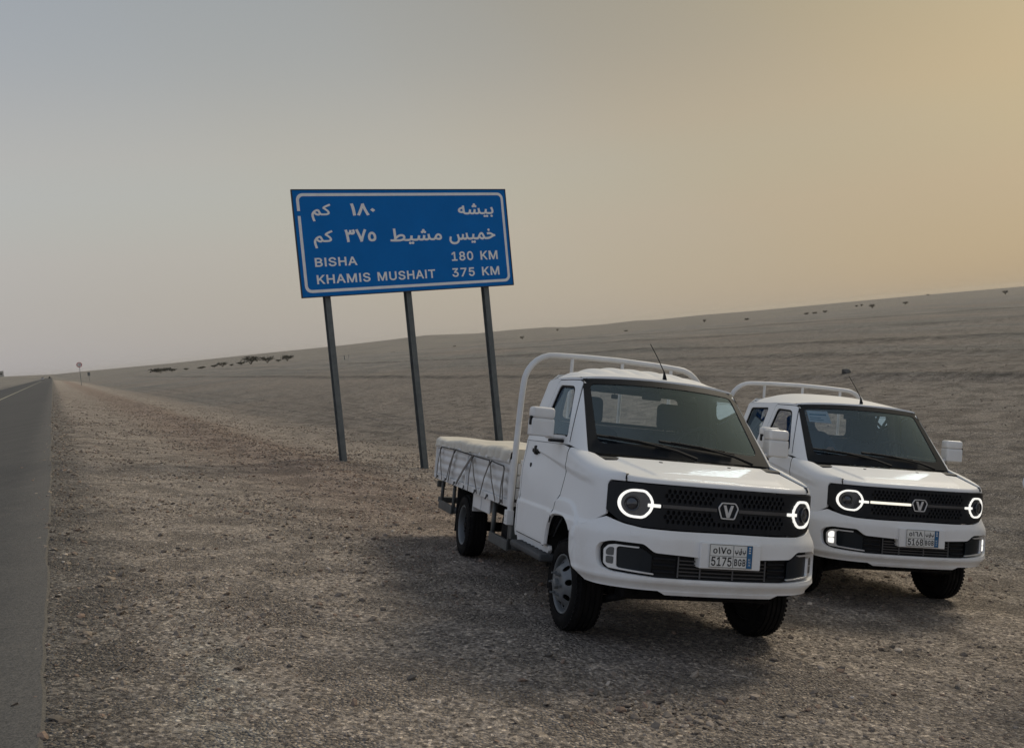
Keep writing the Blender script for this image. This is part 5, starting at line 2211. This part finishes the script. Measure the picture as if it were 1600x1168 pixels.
# distant vehicles on the road
for i, (a, s_, lb) in enumerate(((640, -5.6, 'tiny distant car coming up the road on the far left'), (900, -2.4, 'tiny far-off car near where the road meets the sky'))):
    x, y, _ = sa(s_, a)
    v = empty('distant_car', lb, 'car', (x, y, .03), -YAW * 0 + math.atan2(-AR[0], AR[1]))
    MB().box(-.9, .9, -2.2, 2.2, .3, 1.0, .2, 2).build('body', M['dark'] if i else M['white2'], v)
    MB().box(-.78, .78, -1.0, 1.4, 1.0, 1.55, .2, 2).build('cabin', M['gloss'], v)
    for wx in (-.8, .8):
        for wy in (-1.4, 1.4):
            MB().lathe([(-.1, .05), (-.1, .33), (.1, .33), (.1, .05)], 14, 'x', (wx, wy, .33)).build('wheel', M['tyre'], v)


# ------------------------------------------------------------------ thorn bushes, each its own
def bush(x, y, w, h, label, seed, group='acacia bushes on the plain', dry=False):
    r = random.Random(seed)
    z = tz(x, y)
    B = empty('thorn_bush', label, 'bush', (x, y, z - .05), r.uniform(0, 6), group)
    mb = MB()
    tips = []
    for k in range(7):
        g_ = 2 * PI * k / 7 + r.uniform(-.3, .3)
        l = r.uniform(.25, .45)
        p1 = Vector((math.cos(g_) * w * .12, math.sin(g_) * w * .12, h * .35))
        p2 = Vector((math.cos(g_) * w * l, math.sin(g_) * w * l, h * r.uniform(.65, .9)))
        mb.tube([(0, 0, -.1), p1, p2], [.03 * h + .02, .02 * h + .015, .01 * h + .01], 5)
        tips += [p1.lerp(p2, .6), p2]
    mb.build('stem', M['bark'], B)
    mb = MB()
    n = 420
    vs, fs = [], []
    for k in range(n):
        t = r.choice(tips)
        c = t + Vector((r.gauss(0, w * .13), r.gauss(0, w * .13), r.gauss(0, h * .12)))
        c.z = min(max(c.z, h * .12), h * 1.05)
        s = r.uniform(.05, .12) * (w * .5 + .4)
        a = Vector((r.gauss(0, 1), r.gauss(0, 1), r.gauss(0, .6))).normalized() * s
        b = Vector((r.gauss(0, 1), r.gauss(0, 1), r.gauss(0, .6))).normalized() * s
        o = len(vs)
        vs += [c - a, c + b, c + a, c - b]
        fs.append((o, o + 1, o + 2, o + 3))
    mb.add(vs, fs, smooth=False)
    mb.build('crown', M['dryleaf' if dry else 'leaf'], B, fix=False)
    return B


BUSHES = [  # pixel x, distance, width, height, label
    (250, 480, 9.5, 2.4, 'broad dark bush, leftmost of the row on the plain'), (268, 495, 4.5, 1.6, 'small bush right beside the broad leftmost dark bush'),
    (290, 500, 2.6, 1.2, 'little bush alone between the leftmost pair and the middle clump'), (314, 500, 4.0, 1.3, 'low flat bush just left of the middle clump'),
    (334, 505, 3.2, 1.6, 'left small bush of the middle clump'), (347, 505, 5.0, 2.6, 'rounded dark bush of the middle clump'),
    (361, 500, 2.2, 1.1, 'tiny bush between the middle clump and the tallest dark bush'), (376, 490, 4.2, 1.6, 'low bush touching the tallest dark bush on its left'),
    (391, 480, 9.2, 4.3, 'tallest dark bush of the row left of the sign'), (417, 480, 6.4, 3.6, 'umbrella-shaped bush right of the tallest dark bush'),
    (434, 478, 2.6, 1.4, 'small bush between the two umbrella-shaped bushes'), (448, 478, 6.2, 3.3, 'umbrella-shaped bush, rightmost of the row left of the sign'),
    (604, 520, 3.0, 1.9, 'left bush of a pair between the left and middle sign posts'), (613, 525, 3.0, 2.1, 'right bush of a pair between the left and middle sign posts'),
    (709, 560, 2.4, 1.8, 'lone bush on the far slope between the middle and right sign posts'), (815, 620, 3.6, 2.8, 'lone bush on the far slope just right of the right sign post'),
    (871, 900, 3.6, 3.0, 'small bush near the skyline above the front truck bar'), (977, 470, 2.8, 2.6, 'dark rounded bush on the edge of the plain above the front truck roof'),
    (1100, 640, 3.2, 2.6, 'bush on the far slope between the two trucks'), (1166, 520, 3.2, 2.2, 'bush on the plain edge above the second truck bar'),
    (1259, 560, 3.4, 2.6, 'left bush of three above the rear truck'), (1272, 565, 3.6, 2.2, 'middle bush of three above the rear truck'), (1288, 560, 3.4, 2.6, 'right bush of three above the rear truck'),
    (1338, 700, 2.6, 2.2, 'small bush left of the reddish wedge-shaped bush at right'), (1346, 700, 2.6, 2.4, 'small bush just beside the reddish wedge-shaped bush at right'), (1362, 560, 4.6, 3.6, 'reddish wedge-shaped bush on the far slope at right'),
    (1414, 600, 4.6, 2.6, 'broad bush on the far slope right of the wedge-shaped bush'), (1450, 900, 3.2, 2.6, 'small bush high on the far slope at right'), (1570, 620, 4.8, 3.8, 'flat-topped bush near the right edge of the far slope')]
for i, (px, D, w, h, lb) in enumerate(BUSHES):
    hy = 588 + (px - 80) * (446 - 588) / 1520.0
    x, y = at(px, hy, D)
    k = .78 if i > 11 else 1.0
    bush(x, y, w * k, h * k, lb, 100 + i, dry=i > 11)

# ------------------------------------------------------------------ stones
ICO_V, ICO_F = [], []
_b = bmesh.new()
bmesh.ops.create_icosphere(_b, subdivisions=1, radius=1)
ICO_V = np.array([tuple(v.co) for v in _b.verts])
ICO_F = np.array([[v.index for v in f.verts] for f in _b.faces])
_b.free()
SHAPES = []
for k in range(14):
    q = ICO_V * RNG.uniform(.62, 1.15, (len(ICO_V), 1))
    q = q * np.array([1.0, RNG.uniform(.55, .95), RNG.uniform(.32, .62)])
    SHAPES.append(q)
SHAPES = np.array(SHAPES)
TINTS = np.array([(.16, .15, .142), (.23, .213, .196), (.27, .248, .222), (.20, .186, .174), (.33, .305, .28), (.235, .190, .165), (.12, .118, .116), (.52, .50, .47)])


def stone_cloud(name, X, Y, R_, label, kind):
    n = len(X)
    Z = terrain(X, Y)
    sh = SHAPES[RNG.integers(0, len(SHAPES), n)]
    yaw = RNG.uniform(0, 2 * PI, n)
    tl = RNG.normal(0, .22, (n, 2))
    c, s = np.cos(yaw)[:, None], np.sin(yaw)[:, None]
    px = sh[:, :, 0] * c - sh[:, :, 1] * s
    py = sh[:, :, 0] * s + sh[:, :, 1] * c
    pz = sh[:, :, 2] + px * tl[:, :1] + py * tl[:, 1:]
    V = np.stack([px * R_[:, None] + X[:, None], py * R_[:, None] + Y[:, None], pz * R_[:, None] + (Z + R_ * .18)[:, None]], 2).reshape(-1, 3).astype(np.float32)
    nv, nf = ICO_V.shape[0], len(ICO_F)
    Fi = (ICO_F[None] + (np.arange(n) * nv)[:, None, None]).reshape(-1).astype(np.int32)
    me = bpy.data.meshes.new(name)
    me.vertices.add(len(V))
    me.vertices.foreach_set('co', V.ravel())
    me.loops.add(len(Fi))
    me.loops.foreach_set('vertex_index', Fi)
    me.polygons.add(n * nf)
    me.polygons.foreach_set('loop_start', (np.arange(n * nf) * 3).astype(np.int32))
    me.polygons.foreach_set('use_smooth', np.zeros(n * nf, bool))
    me.update(calc_edges=True)
    s_ = X * AN[0] + Y * AN[1]
    red = np.exp(-((s_ - 4.4) / 1.6) ** 2) * sst(X * AR[0] + Y * AR[1], 4, 14)
    pr = RNG.random(n)
    ti = np.searchsorted(np.cumsum([.16, .20, .15, .20, .10, .09, .07, .03]), pr)
    ti = np.clip(ti, 0, 7)
    ti = np.where(RNG.random(n) < red * .5, 5, ti)
    col = TINTS[ti] * RNG.uniform(.82, 1.15, (n, 1)) * np.array([1.08, .985, .90]) * 1.02
    at_ = me.attributes.new('tint', 'FLOAT_COLOR', 'POINT')
    cc = np.ones((n, nv, 4), np.float32)
    cc[:, :, :3] = col[:, None, :]
    at_.data.foreach_set('color', cc.ravel())
    me.materials.append(M['stone'])
    o = bpy.data.objects.new(name, me)
    COL.objects.link(o)
    tag(o, label, kind=kind)
    return o


N = 135000
HEAP = (.62, 4.70)
lD = RNG.uniform(math.log(1.9), math.log(150), N)
D_ = np.exp(lD)
az_ = RNG.uniform(-math.radians(39), math.radians(39), N)
X_, Y_ = D_ * np.sin(az_), D_ * np.cos(az_)
S_, A2_ = X_ * AN[0] + Y_ * AN[1], X_ * AR[0] + Y_ * AR[1]
R_ = .00108 * D_ * (1 - RNG.random(N)) ** (-1 / 2.7)
R_ = np.clip(R_, .0035, np.minimum(.05, .0095 * D_))
den = .12 + .88 * sst(vnoise(X_ / 1.9, Y_ / 1.9, 41) + vnoise(X_ / .55, Y_ / .55, 42) * .7, -.20, .42)
den = den * np.where(S_ > 11, .13, 1.0) * np.where((S_ > 7.2) & (A2_ < 12), .55, 1.0)
den = np.where(S_ < -.12, .004 + .85 * np.exp((S_ + .12) / .15), den)
den = np.maximum(den, .95 * np.exp(-((S_ - 4.7) / .8) ** 2) * sst(A2_, 9, 13))
den = np.maximum(den, .9 * np.exp(-(S_ / .22) ** 2) * (S_ > -.16))
den = den * (1 - sst(D_, 32, 150) * .97)
for u_ in (.60, 2.575, 4.655):                 # stones heaped round the sign posts
    p_ = sgn.matrix_basis @ Vector((u_ - BW / 2, 0, 0))
    den = np.maximum(den, .95 * np.exp(-((X_ - p_.x) ** 2 + (Y_ - p_.y) ** 2) / .7 ** 2))
# a coarse heap raked together in front of the first truck
heap = np.exp(-(((X_ - HEAP[0]) + .25 * (Y_ - HEAP[1])) / .55) ** 2 - ((Y_ - HEAP[1]) / .42) ** 2)
den = np.maximum(den, heap)
R_ = np.minimum(R_ * (1 + 1.1 * heap), .04)
keep = RNG.random(N) < den
stone_cloud('gravel', X_[keep], Y_[keep], R_[keep], 'loose grey and brown gravel strewn over the slope', 'stuff')

# larger stones one could pick up singly
NB = 70
D_ = np.exp(RNG.uniform(math.log(3.0), math.log(16), 400))
az_ = RNG.uniform(-math.radians(30), math.radians(30), 400)
X_, Y_ = D_ * np.sin(az_), D_ * np.cos(az_)
S_ = X_ * AN[0] + Y_ * AN[1]
ok = [i for i in range(400) if S_[i] > .15][:NB]


def free_spot(x, y):
    for mm in POSES:
        q = mm.inverted() @ Vector((x, y, tz(x, y)))
        if abs(q.x) < 1.0 and -.2 < q.y < 5.8:
            return False
    return True


for i in ok:
    if not free_spot(X_[i], Y_[i]):
        continue
    r = float(np.clip(.0036 * D_[i] * RNG.uniform(.7, 1.6), .010, .05))
    q = SHAPES[int(RNG.integers(0, 14))] * r
    me = bpy.data.meshes.new('stone')
    me.from_pydata([tuple(v) for v in q], [], [tuple(int(k) for k in f) for f in ICO_F])
    at_ = me.attributes.new('tint', 'FLOAT_COLOR', 'POINT')
    c = TINTS[int(RNG.choice([1, 2, 3, 4, 4, 0]))] * RNG.uniform(.85, 1.15) * np.array([1.06, .98, .92])
    at_.data.foreach_set('color', np.tile([c[0], c[1], c[2], 1], (len(q), 1)).astype(np.float32).ravel())
    me.materials.append(M['stone'])
    o = bpy.data.objects.new('stone', me)
    COL.objects.link(o)
    o.location = (X_[i], Y_[i], tz(X_[i], Y_[i]) + r * .12)
    o.rotation_euler = (RNG.uniform(-.2, .2), RNG.uniform(-.2, .2), RNG.uniform(0, 6.28))
    tag(o, 'fist-sized angular stone lying on the gravel slope', 'stone', 'larger stones lying on the gravel slope')

# the dark boulder on the plain
x, y = at(1323, 580, 41)
q = SHAPES[3] * np.array([.28, .25, .42])
me = bpy.data.meshes.new('boulder')
me.from_pydata([tuple(v) for v in q], [], [tuple(int(k) for k in f) for f in ICO_F])
at_ = me.attributes.new('tint', 'FLOAT_COLOR', 'POINT')
at_.data.foreach_set('color', np.tile([.13, .126, .12, 1], (len(q), 1)).astype(np.float32).ravel())
me.materials.append(M['stone'])
o = bpy.data.objects.new('boulder', me)
COL.objects.link(o)
o.location = (x, y, tz(x, y) + .12)
tag(o, 'dark boulder on the plain above the rear truck roof', 'boulder')

# ------------------------------------------------------------------ dusty air
hz_m = bpy.data.materials.new('dusty_air')
hz_m.use_nodes = True
hn = hz_m.node_tree.nodes
hn.remove(hn['Principled BSDF'])
pv = hn.new('ShaderNodeVolumePrincipled')
pv.inputs['Color'].default_value = (.90, .86, .78, 1)
pv.inputs['Density'].default_value = HAZE
pv.inputs['Anisotropy'].default_value = .3
hz_m.node_tree.links.new(pv.outputs[0], hn['Material Output'].inputs['Volume'])
ho = MB().box(-6400, 6400, -6400, 6400, -22, 24).build('haze', hz_m)
tag(ho, 'thin desert dust hanging in the air', kind='stuff')
